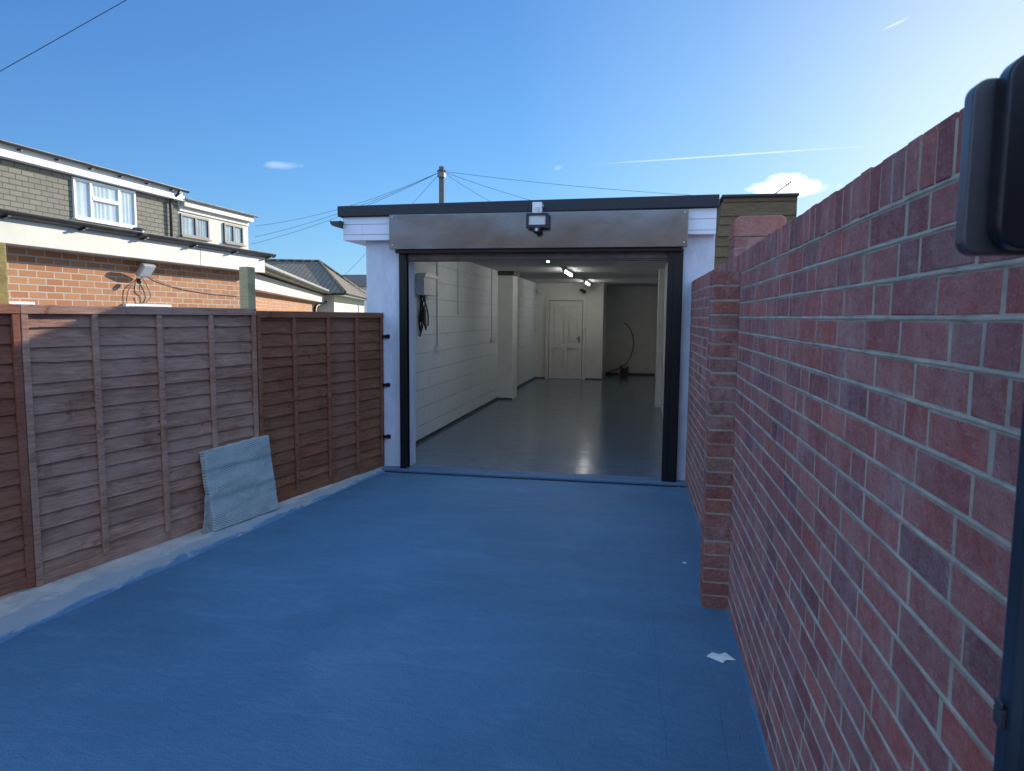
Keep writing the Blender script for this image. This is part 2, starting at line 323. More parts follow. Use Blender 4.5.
# ------------------------------------------------------------------ mesh builder
class MB:
    def __init__(s): s.v = []; s.f = []; s.smooth = []
    def add(s, vs, fs, sm=False):
        o = len(s.v); s.v += [Vector(p) for p in vs]
        for f in fs: s.f.append([i+o for i in f]); s.smooth.append(sm)
        return s
    def box(s, x0, x1, y0, y1, z0, z1):
        vs = [(x, y, z) for z in (z0, z1) for y in (y0, y1) for x in (x0, x1)]
        return s.add(vs, [(0, 2, 3, 1), (4, 5, 7, 6), (0, 1, 5, 4), (2, 6, 7, 3), (0, 4, 6, 2), (1, 3, 7, 5)])
    def prism(s, pts, axis, a, b):
        """polygon pts (u,v) extruded along axis from a to b"""
        def P(u, v, w): return {'x': (w, u, v), 'y': (u, w, v), 'z': (u, v, w)}[axis]
        n = len(pts)
        vs = [P(u, v, a) for u, v in pts]+[P(u, v, b) for u, v in pts]
        fs = [list(range(n)), list(range(2*n-1, n-1, -1))]+[(i, (i+1) % n, (i+1) % n+n, i+n) for i in range(n)]
        return s.add(vs, fs)
    def tube(s, pts, r, n=8, cap=True):
        pts = [Vector(p) for p in pts]; k = len(pts); vs = []; r = r if isinstance(r, (list, tuple)) else [r]*k
        up0 = None
        for i, p in enumerate(pts):
            t = (pts[min(i+1, k-1)]-pts[max(i-1, 0)]).normalized()
            if up0 is None: up0 = t.orthogonal().normalized()
            u = (up0-t*up0.dot(t)).normalized(); up0 = u; w = t.cross(u)
            for j in range(n):
                a = 2*math.pi*j/n; vs.append(p+(u*math.cos(a)+w*math.sin(a))*r[i])
        fs = [(i*n+j, i*n+(j+1) % n, (i+1)*n+(j+1) % n, (i+1)*n+j) for i in range(k-1) for j in range(n)]
        if cap: fs += [list(range(n-1, -1, -1)), list(range((k-1)*n, k*n))]
        return s.add(vs, fs, True)
    def halfpipe(s, p0, p1, r, t=.004, n=10):
        """open-top half-round gutter from p0 to p1 (centre of rim), closed ends"""
        p0, p1 = Vector(p0), Vector(p1); d = (p1-p0).normalized(); side = Vector((0, 0, 1)).cross(d).normalized()
        for rr, rv in ((r, 0), (r-t, 1)):
            vs = []
            for p in (p0, p1):
                for j in range(n+1):
                    a = math.pi*j/n; vs.append(p+side*math.cos(a)*rr+Vector((0, 0, -math.sin(a)*rr)))
            s.add(vs, [(j, j+1, j+n+2, j+n+1) for j in range(n)], True)
        for p in (p0, p1):
            vs = [p+side*math.cos(math.pi*j/n)*r+Vector((0, 0, -math.sin(math.pi*j/n)*r)) for j in range(n+1)]
            s.add(vs, [list(range(n+1))])
        for q in (1, -1): s.box_between(p0+side*q*(r-t/2), p1+side*q*(r-t/2), t*1.6, t*2.2)
        return s
    def box_between(s, p0, p1, w, h):
        p0, p1 = Vector(p0), Vector(p1); d = (p1-p0).normalized()
        side = Vector((0, 0, 1)).cross(d)
        if side.length < 1e-4: side = Vector((1, 0, 0))
        side.normalize(); up = d.cross(side)
        vs = [p+side*(a*w/2)+up*(b*h/2) for p in (p0, p1) for a, b in ((-1, -1), (1, -1), (1, 1), (-1, 1))]
        return s.add(vs, [(0, 1, 2, 3), (7, 6, 5, 4), (0, 4, 5, 1), (1, 5, 6, 2), (2, 6, 7, 3), (3, 7, 4, 0)])
    def build(s, name, mat, parent=None, root=None, bevel=0, loc=None, seg=2, up=False):
        """mesh object; verts are given in the frame of `root`'s local space when parented"""
        me = bpy.data.meshes.new(name)
        off = Vector((0, 0, 0))
        if parent is None:
            if loc is not None: off = Vector(loc)
            else:
                xs = [v.x for v in s.v]; ys = [v.y for v in s.v]; zs = [v.z for v in s.v]
                off = Vector(((min(xs)+max(xs))/2, (min(ys)+max(ys))/2, min(zs)))
        me.from_pydata([v-off for v in s.v], [], s.f)
        bm = bmesh.new(); bm.from_mesh(me); bmesh.ops.recalc_face_normals(bm, faces=bm.faces)
        if up:
            for f in bm.faces:
                if f.normal.z < 0: f.normal_flip()
        bm.to_mesh(me); bm.free()
        for p, sm in zip(me.polygons, s.smooth): p.use_smooth = sm
        me.materials.append(mat)
        o = bpy.data.objects.new(name, me); C.objects.link(o); o.location = off
        if parent is not None: o.parent = parent; o.location = (0, 0, 0)
        if bevel:
            md = o.modifiers.new('bevel', 'BEVEL'); md.width = bevel; md.segments = seg; md.limit_method = 'ANGLE'; md.angle_limit = R(40)
        return o
def tag(o, label=None, cat=None, group=None, kind=None):
    if label: o['label'] = label
    if cat: o['category'] = cat
    if group: o['group'] = group
    if kind: o['kind'] = kind
    return o
def empty(name, loc, label, cat, group=None, rz=0):
    o = bpy.data.objects.new(name, None); C.objects.link(o); o.location = loc; o.rotation_euler = (0, 0, rz)
    o.empty_display_size = .2
    return tag(o, label, cat, group)

# ------------------------------------------------------------------ setting
WX = .487                                   # face of the right-hand brick wall
FY = 6.79                                   # front face of the garage
g = MB(); g.add([(-900, -900, -.03), (900, -900, -.03), (900, 900, -.03), (-900, 900, -.03)], [(0, 1, 2, 3)])
tag(g.build('ground', M['ground'], loc=(0, 0, -.03), up=True), kind='structure').location = (0, 0, -.03)

def wallx(y): return WX if y < 4 else WX-(y-4)*.021
def kerbx(y): return -3.027+(y-2.745)*.1085
def fencex(y): return -3.36+(y-3.25)*.2048
dr = MB(); rows = []
ny = 130
for i in range(ny+1):
    y = -9+(6.70+9)*i/ny
    xl = kerbx(y)+.05*(noise.noise(Vector((y*1.7, 3, 0))))+.03*noise.noise(Vector((y*7, 9, 0)))
    rows.append([(xl+(wallx(y)+.05-xl)*j/4, y, 0) for j in range(5)])
vs = [p for r in rows for p in r]
dr.add(vs, [(i*5+j, i*5+j+1, (i+1)*5+j+1, (i+1)*5+j) for i in range(ny) for j in range(4)])
d = dr.build('driveway', M['drive'], loc=(0, 0, 0), up=True); tag(d, kind='structure')
# concrete strip under the fence
kb = MB(); ks = []; ed = []; nk = 160; nj = 8
for i in range(nk+1):
    y = -5+(6.78+5)*i/nk
    xa = fencex(y)-.16; xb = kerbx(y)+.07
    for j in range(nj+1):
        t = j/nj; x = xa+(xb-xa)*t
        prof = .034*(1-max(0, (t-.45)/.55)**1.3)
        z = prof+.008*noise.noise(Vector((x*6, y*5, 1)))-(.012 if j == nj else 0)
        ks.append((x, y, z)); ed.append(t)
kb.add(ks, [(i*(nj+1)+j, i*(nj+1)+j+1, (i+1)*(nj+1)+j+1, (i+1)*(nj+1)+j) for i in range(nk) for j in range(nj)], True)
k = kb.build('concrete_strip', M['kerb'], loc=(0, 0, 0), up=True); tag(k, kind='structure')
at = k.data.attributes.new('edge', 'FLOAT', 'POINT')
for i, e in enumerate(ed): at.data[i].value = e
# garden paving behind the fence, road behind the camera
g = MB(); g.box(-6.6, -3.62, -3, 6.5, -.05, -.012); g.box(-6.6, -2.95, 6.5, 20, -.05, -.012)
tag(g.build('garden_path', M['paving']), kind='structure')
g = MB(); g.box(-40, 40, -17, -9.1, -.04, -.008)
tag(g.build('road', M['asphalt']), kind='structure')
g = MB(); g.box(-40, -3.3, -9.1, -8.0, -.1, .05); g.box(.9, 40, -9.1, -8.0, -.1, .05)
tag(g.build('pavement', M['paving'], bevel=.01), kind='structure')

# ------------------------------------------------------------------ brick laying
def brick_block(mb, x0, x1, y0, y1, z0, z1, jit=.0012, tp=None):
    """one brick with slightly uneven, chamfered shape; tp maps a point"""
    c = .003
    r = lambda: rnd.uniform(-jit, jit)
    dx, dz = r()*.8, r()
    X0, X1, Y0, Y1, Z0, Z1 = x0+dx, x1+dx, y0+r(), y1+r(), z0+dz, z1+dz
    vs = []
    for X in (X0, X1):
        s = -1 if X == X0 else 1
        for (yy, zz) in ((Y0, Z0), (Y1, Z0), (Y1, Z1), (Y0, Z1)):
            my = 1 if yy == Y0 else -1; mz = 1 if zz == Z0 else -1
            vs.append((X, yy+my*c*rnd.uniform(.6, 1.5), zz+mz*c*rnd.uniform(.6, 1.5)))
        for (yy, zz) in ((Y0, Z0), (Y1, Z0), (Y1, Z1), (Y0, Z1)):
            vs.append((X-s*c, yy, zz))
    f = [(0, 3, 2, 1), (8, 9, 10, 11)]
    for o in (0, 8):
        for i in range(4): f.append((o+i, o+(i+1) % 4, o+4+(i+1) % 4, o+4+i))
    for i in range(4): f.append((4+i, 4+(i+1) % 4, 12+(i+1) % 4, 12+i))
    if tp: vs = [tp(p) for p in vs]
    mb.add(vs, f)
def shear(p): return (p[0]-(WX-wallx(p[1])), p[1], p[2])

wall = empty('brick_wall', (WX+.1, 3, 0), 'tall plum red brick boundary wall with brick on edge coping right of the blue drive', 'wall')
def loc_mb(mb, o):
    L = Vector(o.location); mb.v = [v-L for v in mb.v]; return mb
Y0w, Y1w = -2.5, FY-.01
nc = 24; top = 1.812; hc = top/nc
bk = MB()
for c_ in range(nc):
    z = c_*hc
    y = Y0w-(c_ % 2)*.1125-(.03*((c_*7) % 3))
    while y < Y1w:
        ln = .215
        if rnd.random() < .13: ln = .1025
        y1 = min(y+ln, Y1w)
        if y1-y > .04: brick_block(bk, WX, WX+.1, max(y, Y0w), y1, z+.0045, z+hc-.0045, tp=shear)
        y += ln+rnd.uniform(.007, .012)
loc_mb(bk, wall).build('brickwork', M['brick'], wall)
cp = MB(); y = Y0w
while y < Y1w:
    w_ = .0635+rnd.uniform(-.002, .002)
    h = rnd.uniform(-.0015, .0015)
    brick_block(cp, WX-.001, WX+.214, y, min(y+w_, Y1w), top+.006, top+.108+h, .002, shear)
    y += w_+rnd.uniform(.008, .013)
loc_mb(cp, wall).build('coping', M['brick'], wall)
mo = MB()
ys = [Y0w+(Y1w-Y0w)*i/200 for i in range(201)]
def mortar_sheet(x, z0, z1, nz, amp, extra=None):
    pass
# mortar body just behind the brick faces
for (xa, xb, z0, z1) in ((WX+.0013, WX+.211, 0, top+.095),):
    for i in range(40):
        ya = Y0w+(Y1w-Y0w)*i/40; yb = Y0w+(Y1w-Y0w)*(i+1)/40
        vs = [shear((x, y, z)) for z in (z0, z1) for y in (ya, yb) for x in (xa, xb)]
        mo.add(vs, [(0, 2, 3, 1), (4, 5, 7, 6), (0, 4, 6, 2), (1, 3, 7, 5)]+([(0, 1, 5, 4)] if i == 0 else [])+([(2, 6, 7, 3)] if i == 39 else []))
# bed joints: struck slightly proud and wavering
for c_ in range(1, nc+1):
    z = c_*hc; n = 900; vs = []
    for i in range(n+1):
        y = Y0w+(Y1w-Y0w)*i/n
        w1 = .0044+.0030*noise.noise(Vector((y*9, c_*5.1, 0)))+.0026*noise.noise(Vector((y*47, c_*5.1, 0)))
        w2 = .0044+.0030*noise.noise(Vector((y*8, c_*3.3, 7)))+.0026*noise.noise(Vector((y*43, c_*3.3, 7)))
        px = .0012+.0012*noise.noise(Vector((y*12, c_*2.2, 3)))
        vs += [shear((WX+.002, y, z-w1)), shear((WX-px, y, z-w1*.45)), shear((WX-px*.7, y, z+w2*.45)), shear((WX+.002, y, z+w2))]
    mo.add(vs, [(i*4+j, i*4+j+1, i*4+j+5, i*4+j+4) for i in range(n) for j in range(3)], True)
loc_mb(mo, wall).build('mortar', M['mortar'], wall)

# pier attached to the wall (its own courses)
pr = MB(); PX0, PX1, PY0, PY1 = .355, WX+.002, 3.83, 4.055
np_ = 24; hp = 1.83/np_
for c_ in range(np_):
    z = c_*hp
    if c_ % 2: brick_block(pr, PX0, PX1, PY0, PY1, z+.006, z+hp-.006, .002)
    else:
        brick_block(pr, PX0, PX1, PY0, PY0+.105, z+.006, z+hp-.006, .002)
        brick_block(pr, PX0, PX1, PY0+.115, PY1, z+.006, z+hp-.006, .002)
pier = loc_mb(pr, wall).build('pier', M['brick_pier'], wall)
pm = MB(); pm.box(PX0+.004, PX1, PY0+.004, PY1-.004, .0, 1.822); loc_mb(pm, wall).build('mortar', M['mortar'], pier)
# paint fillet along the foot of the wall
fl = MB(); n = 120; vs = []
for i in range(n+1):
    y = -2.4+(6.6+2.4)*i/n; a = .012+.006*noise.noise(Vector((y*5, 0, 0))); hh = .016+.01*noise.noise(Vector((y*6, 4, 0)))
    vs += [(wallx(y)-a, y, .001), (wallx(y)-.003, y, hh), (wallx(y)+.02, y, hh)]
fl.add(vs, [(i*3+j, i*3+j+1, i*3+j+4, i*3+j+3) for i in range(n) for j in range(2)], True)
loc_mb(fl, wall).build('painted_fillet', M['drive'], wall)

# orange topped pier behind the wall
bp = empty('brick_pier', (.84, 5.78, 0), 'orange topped brick pier rising behind the coping of the plum brick wall', 'pier')
q = MB()
for c_ in range(29):
    z = c_*.0755
    for a, b in (((.655, .835), (.845, 1.02)) if c_ % 2 else ((.655, .76), (.77, 1.02))):
        brick_block(q, a, b, 5.6, 5.95, z+.005, z+.070, .002)
loc_mb(q, bp).build('shaft', M['brick'], bp)
q = MB(); q.box(.66, 1.015, 5.605, 5.945, 0, 2.20); loc_mb(q, bp).build('mortar', M['mortar'], bp)
q = MB(); q.prism([(.652, 2.196), (1.023, 2.196), (1.023, 2.325), (.995, 2.352), (.69, 2.352), (.652, 2.318)], 'y', 5.59, 5.96)
loc_mb(q, bp).build('cap', M['brick_cap'], bp, bevel=.008)

# ------------------------------------------------------------------ garage
ga = empty('garage', (-1.2, FY, 0), 'white painted flat roofed garage at the end of the blue drive with its shutter open', 'garage')
def G(mb, name, mat, parent=None, **k): return loc_mb(mb, ga).build(name, mat, parent or ga, **k)
XL, XR = -2.69, .33                         # inner faces
m = MB()
m.box(-2.785, -2.345, FY, 7.02, 0, 2.55)     # left pier
m.box(.235, .625, FY, 7.02, 0, 2.575)          # right pier
m.box(-2.345, .235, FY, 7.02, 2.22, 2.55)    # lintel
G(m, 'front_wall', M['render'], bevel=.006)
m = MB(); m.box(-2.785, XL, 7.02, 19.6, 0, 2.55); m.box(XR, .62, 7.02, 19.6, 0, 2.57)
G(m, 'side_wall', M['block_side'])
m = MB(); m.box(XL, -1.0, 17.6, 17.75, 0, 2.5); m.box(-1.15, -1.0, 17.75, 19.35, 0, 2.5)
G(m, 'partition_wall', M['plaster'])
m = MB(); m.box(-1.0, XR, 19.35, 19.6, 0, 2.5); m.box(XL, -1.15, 19.35, 19.6, 0, 2.5); G(m, 'rear_wall', M['plaster2'])
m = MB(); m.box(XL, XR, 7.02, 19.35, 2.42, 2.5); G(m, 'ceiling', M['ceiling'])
m = MB(); m.box(XL-.03, XR+.03, 7.03, 19.4, -.05, .022); m.box(-2.345, .235, 6.87, 7.03, -.05, .022); G(m, 'floor', M['garage_floor'])
m = MB(); m.box(-2.60, .47, 6.665, 6.868, -.05, .030)
G(m, 'door_sill', M['sill'], bevel=.012)
m = MB(); m.box(-2.60, .47, 6.625, 6.664, -.02, .0035); G(m, 'drain_gap', M['black'])
# columns inside
m = MB(); m.box(XL, -2.405, 12.9, 13.4, .022, 2.34); c1 = G(m, 'column', M['plaster'], bevel=.006)
m = MB(); m.box(XL, -2.385, 12.86, 13.44, 2.34, 2.42); G(m, 'column_cap', M['dark_steel'], c1)
m = MB(); m.box(.235, XR, 12.4, 12.9, .022, 2.42); G(m, 'column', M['plaster'], bevel=.006)
# dark skirting line of floor paint
SKM = simple('dark_skirting_paint', (.035, .045, .06), .5)
for bx_ in ((XL, XL+.006, 7.02, 12.893, .022, .06), (XL, XL+.006, 13.4, 17.6, .022, .06), (XL+.006, -1.0, 17.592, 17.6, .022, .05), (-1.0, XR, 19.342, 19.35, .022, .07), (XL+.006, -2.405, 12.894, 12.9, .022, .05)):
    m = MB(); m.box(*bx_); G(m, 'skirting', SKM)
# roof
m = MB(); m.prism([(-3.03, 2.556), (.640, 2.582), (.640, 2.693), (-3.03, 2.660)], 'y', 6.66, 19.8)
rf = G(m, 'roof', M['felt'], bevel=.008)
# overhang boxing left: white soffit and fascia
m = MB(); m.box(-2.988, -2.787, 6.70, 19.7, 2.325, 2.554); m.box(-2.787, -2.46, 6.70, 6.788, 2.325, 2.554)
G(m, 'soffit_box', M['cladding'], bevel=.003)
m = MB(); m.prism([(.375, 2.345), (.622, 2.345), (.622, 2.578), (.375, 2.576)], 'y', 6.702, 6.788); m.box(-2.459, .374, 6.702, 6.788, 2.50, 2.554)
G(m, 'front_fascia', M['cladding'], bevel=.003)
m = MB(); m.halfpipe((-3.03, 6.60, 2.505), (-3.03, 19.7, 2.505), .052); G(m, 'gutter', M['gutter'])
# shutter housing
m = MB(); m.prism([(6.60, 2.224), (6.70, 2.224), (6.70, 2.566), (6.62, 2.566), (6.60, 2.553)], 'x', -2.466, .370)
sb = G(m, 'shutter_housing', M['galv'], bevel=.004)
for (x, z) in ((.335, 2.528), (.335, 2.262), (-2.43, 2.262), (-2.43, 2.528)):
    m = MB(); m.tube([(x, 6.602, z), (x, 6.592, z)], .008, 8); G(m, 'screw', M['alu'], sb)
m = MB(); m.box(-2.42, .325, 6.64, 6.70, 2.192, 2.2235); G(m, 'shutter_slot', M['black'])
m = MB(); m.box(-2.345, .205, 6.742, 6.775, 2.130, 2.215); m.box(-2.345, .205, 6.735, 6.78, 2.115, 2.128)
G(m, 'shutter_bottom_rail', M['dark_steel'], bevel=.003)
m = MB(); m.box(-2.405, -2.345, 6.70, 6.789, .031, 2.222); m.box(-2.345, -2.330, 6.70, 6.715, .031, 2.222); m.box(-2.345, -2.330, 6.774, 6.789, .031, 2.222)
G(m, 'guide_rail', M['black'], bevel=.003)
m = MB(); m.box(.255, .335, 6.70, 6.789, .031, 2.222); m.box(.205, .255, 6.70, 6.712, .031, 2.222); m.box(.205, .255, 6.777, 6.789, .031, 2.222); m.box(.335, .345, 6.75, 6.789, .031, 2.222)
G(m, 'guide_rail', M['black'], bevel=.003)
# inner door
DY = 17.6
m = MB()
for x0, x1, z0, z1 in ((-2.43, -2.35, .022, 2.06), (-1.50, -1.42, .022, 2.06), (-2.35, -1.50, 1.99, 2.06)): m.box(x0, x1, DY-.060, DY-.001, z0, z1)
G(m, 'door_frame', M['plaster'], bevel=.004)
m = MB(); m.box(-2.349, -1.501, DY-.004, DY-.0005, .023, 1.989); G(m, 'door_gap_shade', M['black'])  # black sheet behind the door, drawn as the shade in its gap
m = MB(); x0, x1, z0, z1 = -2.345, -1.505, .03, 1.985
m.box(x0+.008, x1-.008, DY-.008, DY-.0045, z0, z1-.008)
cols = [(x0+.10, (x0+x1)/2-.04), ((x0+x1)/2+.04, x1-.10)]
rws = [(.25, .80), (.95, 1.50), (1.60, 1.85)]
xs_ = [x0, cols[0][0], cols[0][1], cols[1][0], cols[1][1], x1]
for i in (0, 2, 4): m.box(xs_[i]+(.008 if i == 0 else 0), xs_[i+1]-(.008 if i == 4 else 0), DY-.046, DY-.008, z0, z1-.008)
for a, b in cols:
    zz = [z0]+[v for r_ in rws for v in r_]+[z1]
    for i in range(0, len(zz), 2): m.box(a, b, DY-.0455, DY-.008, zz[i], min(zz[i+1], z1-.008))
    for r0, r1 in rws: m.prism([(a+.05, r0+.05), (b-.05, r0+.05), (b-.05, r1-.05), (a+.05, r1-.05)], 'y', DY-.036, DY-.008)
dd = G(m, 'door', M['plaster'], bevel=.003)
m = MB(); m.box(-1.60, -1.565, DY-.052, DY-.0465, .94, 1.10); m.tube([(-1.582, DY-.047, 1.05), (-1.582, DY-.085, 1.05), (-1.66, DY-.09, 1.05)], .009, 8)
G(m, 'handle', M['dark_steel'], dd)
# conduits, sockets
def socket(y, z, ztop, x=XL):
    m = MB(); m.tube([(x+.012, y, ztop), (x+.012, y, z+.05)], .010, 8); cn = G(m, 'conduit', M['whiteplastic'])
    m = MB(); m.box(x, x+.05, y-.075, y+.075, z-.045, z+.045); m.box(x+.05, x+.058, y-.05, y-.02, z-.02, z+.02); m.box(x+.05, x+.058, y+.02, y+.05, z-.02, z+.02)
    G(m, 'socket', M['whiteplastic'], bevel=.004)
socket(8.93, 1.15, 2.42); socket(12.3, 1.15, 2.42); 
m = MB(); m.tube([(XL+.012, 13.9, 2.42), (XL+.012, 13.9, 1.25)], .010, 8); G(m, 'conduit', M['cable_grey'])
m = MB(); m.box(XL, XL+.04, 13.83, 13.97, 1.15, 1.25); G(m, 'socket', M['alu'], bevel=.004)
m = MB(); m.tube([(XL+.008, 10.0, 2.42), (XL+.008, 10.0, 1.6)], .006, 8); G(m, 'conduit', M['whiteplastic'])

# things inside the garage
mt = empty('meter_box', (XL, 8.3, 1.82), 'pale meter box with loose dark leads on the inside left wall of the garage', 'meter box')
m = MB(); m.box(XL, XL+.11, 8.06, 8.56, 1.83, 2.04); loc_mb(m, mt).build('box', M['whiteplastic'], mt, bevel=.006)
m = MB(); m.prism([(8.04, 2.04), (8.58, 2.04), (8.58, 2.06), (8.5, 2.09), (8.1, 2.09), (8.04, 2.06)], 'x', XL, XL+.13); loc_mb(m, mt).build('lid', M['upvc'], mt)
m = MB()
for i in range(6):
    pts = []; y = 8.12+.035*i
    for k_ in range(10):
        t = k_/9; pts.append((XL+.04+.03*math.sin(3*t+i), y+.06*math.sin(4*t+i*1.3)+.1*t*(1 if i % 2 else .2), 1.83-.50*t*(1-.05*i)))
    m.tube(pts, .009, 6)
m.box(XL+.01, XL+.07, 8.2, 8.27, 1.5, 1.66)
loc_mb(m, mt).build('lead', M['cable_black'], mt)
for i, (x, ya, zc) in enumerate(((-1.33, 8.55, 2.42), (-1.36, 12.0, 2.42), (-1.32, 15.8, 2.42))):
    t = empty('strip_light', (x, ya, zc), ['lit strip light on the garage ceiling nearest the shutter', 'lit strip light in the middle of the garage ceiling', 'lit strip light on the garage ceiling nearest the panelled door'][i], 'strip light', 'strip lights on the garage ceiling')
    L = 1.25
    m = MB(); m.prism([(x-.035, zc), (x+.035, zc), (x+.03, zc-.045), (x-.03, zc-.045)], 'y', ya, ya+L); m.box(x-.02, x+.02, ya, ya+.02, zc-.085, zc-.045); m.box(x-.02, x+.02, ya+L-.02, ya+L, zc-.085, zc-.045)
    loc_mb(m, t).build('housing', M['whiteplastic'], t)
    m = MB(); m.tube([(x, ya+.022, zc-.068), (x, ya+L-.022, zc-.068)], .014, 10); loc_mb(m, t).build('tube', M['tube'], t)
t = empty('security_camera', (-1.62, 17.56, 2.27), 'small dark camera on the wall above the white panelled door', 'camera')
m = MB(); m.tube([(-1.52, 17.598, 2.3), (-1.52, 17.53, 2.28), (-1.5, 17.48, 2.24)], .014, 8); loc_mb(m, t).build('bracket', M['alu'], t)
m = MB(); m.tube([(-1.56, 17.52, 2.25), (-1.44, 17.42, 2.20)], .035, 10); loc_mb(m, t).build('body', M['blackplastic'], t)
t = MB(); t.tube([(-2.62, 17.598, 2.2), (-2.62, 17.565, 2.2)], [.06, .05], 16); tag(t.build('alarm_sensor', M['whiteplastic']), 'small round white sensor high on the plaster wall left of the panelled door', 'sensor')
pts = []
for k_ in range(22):
    u = k_/21; pts.append((-.53+.36*math.sin(math.pi*min(1, u*1.0))**.9*(1 if u < .75 else .97)-.0*u, 19.30, 1.42-1.20*u))
pts = [(-.53, 19.33, 1.42), (-.46, 19.29, 1.40), (-.36, 19.26, 1.27), (-.29, 19.25, 1.10), (-.26, 19.25, .92), (-.27, 19.24, .72), (-.33, 19.23, .52), (-.44, 19.22, .34), (-.6, 19.22, .22), (-.82, 19.22, .13), (-.97, 19.25, .06)]
t = MB(); t.tube(pts, .014, 8); tag(t.build('cable', M['cable_grey']), 'grey cable curving down the end wall of the garage recess', 'cable')
t = MB(); t.box(-.60, -.40, 19.16, 19.30, .022, .20); t.prism([(-.60, .20), (-.60, .30), (-.58, .30), (-.57, .20)], 'y', 19.16, 19.30); t.prism([(-.43, .20), (-.40, .27), (-.38, .27), (-.40, .20)], 'y', 19.16, 19.30)
tag(t.build('cardboard_box', M['brown_box']), 'small brown open box on the floor against the garage end wall', 'box')
t = MB(); t.prism([(-.72, .10), (-.60, .022), (-.60, .24)], 'y', 19.31, 19.325); tag(t.build('paper_offcut', M['paper']), 'pale triangular offcut leaning beside the brown box in the garage', 'offcut')
for i, (x, y, r_) in enumerate(((-.15, 16.5, .16), (-.32, 15.2, .11), (-.02, 15.6, .1))):
    pass

# flood light over the shutter
fl_ = empty('flood_light', (-1.04, 6.66, 2.46), 'black flood light with motion sensor fixed above the middle of the shutter', 'flood light')
m = MB(); m.box(-1.055, -.965, 6.60, 6.655, 2.545, 2.648); loc_mb(m, fl_).build('junction_box', M['upvc'], fl_, bevel=.004)
m = MB(); m.tube([(-.965, 6.63, 2.615), (-.950, 6.63, 2.615)], .010, 8); m.box(-1.02, -.99, 6.571, 6.598, 2.42, 2.60); loc_mb(m, fl_).build('bracket', M['alu'], fl_)
m = MB()
fx0, fx1, fz0, fz1 = -1.095, -.890, 2.398, 2.532
for a in ((fx0, fx1, fz1-.02, fz1), (fx0, fx1, fz0, fz0+.028), (fx0, fx0+.024, fz0+.028, fz1-.02), (fx1-.024, fx1, fz0+.028, fz1-.02)): m.box(a[0], a[1], 6.49, 6.57, a[2], a[3])
m.box(fx0+.024, fx1-.024, 6.53, 6.57, fz0+.028, fz1-.02)
loc_mb(m, fl_).build('case', M['blackplastic'], fl_, bevel=.003)
m = MB(); m.box(fx0+.0245, fx1-.0245, 6.505, 6.512, fz0+.0285, fz1-.0205); loc_mb(m, fl_).build('lens', M['lens'], fl_)
m = MB(); m.tube([(-.995, 6.55, 2.388), (-.995, 6.49, 2.375)], .034, 14); ss = loc_mb(m, fl_).build('motion_sensor', M['blackplastic'], fl_)
m = MB(); m.tube([(-.995, 6.489, 2.377), (-.995, 6.478, 2.374)], [.017, .010], 12); loc_mb(m, fl_).build('sensor_lens', M['lens'], ss)

# ------------------------------------------------------------------ fence
FA = math.atan2(.2048, 1)                  # fence turned from +Y
def fence_panel(y_start, length, mat, label, zb=.045, zt=1.61, seed=1, drop=0):
    rr = random.Random(seed)
    base = (fencex(y_start), y_start, 0)
    t = empty('timber_fence', base, label, 'fence', 'overlap fence panels along the drive', math.pi/2-FA)
    # local x runs along the fence, local -y faces the drive
    m = MB(); z = zb+.03; i = 0
    while z < zt-.06:
        h = rr.uniform(.078, .112); h = min(h, zt-.02-z)
        n = 40; vs = []; ph = rr.uniform(0, 50); sl = rr.uniform(-.004, .004); amp = rr.choice([.002, .003, .006, .009])
        for j in range(n+1):
            x = .018+(length-.036)*j/n
            zb_ = z+sl*(x-length/2)*2+amp*noise.noise(Vector((x*4+ph, i, 0)))+amp*.5*noise.noise(Vector((x*11+ph, i, 0)))
            bow = .003*noise.noise(Vector((x*1.5+ph, i, 5)))
            vs += [(x, -.0165+bow, zb_), (x, -.001+bow*.3, z+h+.022), (x, .004+bow*.3, z+h+.022), (x, -.006+bow, zb_)]
        f = []
        for j in range(n):
            a = j*4; f += [(a, a+1, a+5, a+4), (a+1, a+2, a+6, a+5), (a+2, a+3, a+7, a+6), (a+3, a, a+4, a+7)]
        f += [(0, 3, 2, 1), (n*4, n*4+1, n*4+2, n*4+3)]
        m.add(vs, f); z += h; i += 1
    m.build('boards', mat, t)
    fr = MB()
    fr.box(0, .040, -.036, -.017, zb, zt-.052); fr.box(length-.040, length, -.036, -.017, zb, zt-.052)
    fr.box(0, .040, .003, .024, zb, zt-.052); fr.box(length-.040, length, .003, .024, zb, zt-.052)
    fr.box(.04, length-.04, -.030, -.017, zb, zb+.055)
    fr.build('frame', mat, t, bevel=.003)
    tr = MB(); tr.box(-.002, length+.002, -.040, .028, zt-.052, zt); tr.build('top_rail', mat, t, bevel=.004)
    for q in (.25, .5, .75):
        b = MB(); x = length*q+rr.uniform(-.01, .01); dx = rr.uniform(-.008, .008)
        b.add([(x-.018, -.038, zb+.056), (x+.018, -.038, zb+.056), (x+.018, -.017, zb+.056), (x-.018, -.017, zb+.056),
               (x-.018+dx, -.038, zt-.054), (x+.018+dx, -.038, zt-.054), (x+.018+dx, -.017, zt-.054), (x-.018+dx, -.017, zt-.054)],
              [(0, 3, 2, 1), (4, 5, 6, 7), (0, 1, 5, 4), (1, 2, 6, 5), (2, 3, 7, 6), (3, 0, 4, 7)])
        b.build('batten', mat, t, bevel=.003)
    return t
LP = 1.79
cs, sn = math.sin(FA), math.cos(FA)
fence_panel(3.265-1.806*sn, 1.80, M['wood_near'], 'reddish overlap fence panel cut off by the left edge of the photo', .055, 1.625, 3)
fence_panel(3.265, 1.785, M['wood_mid'], 'weathered grey brown overlap fence panel behind the leaning silver sheet', .04, 1.625, 11)
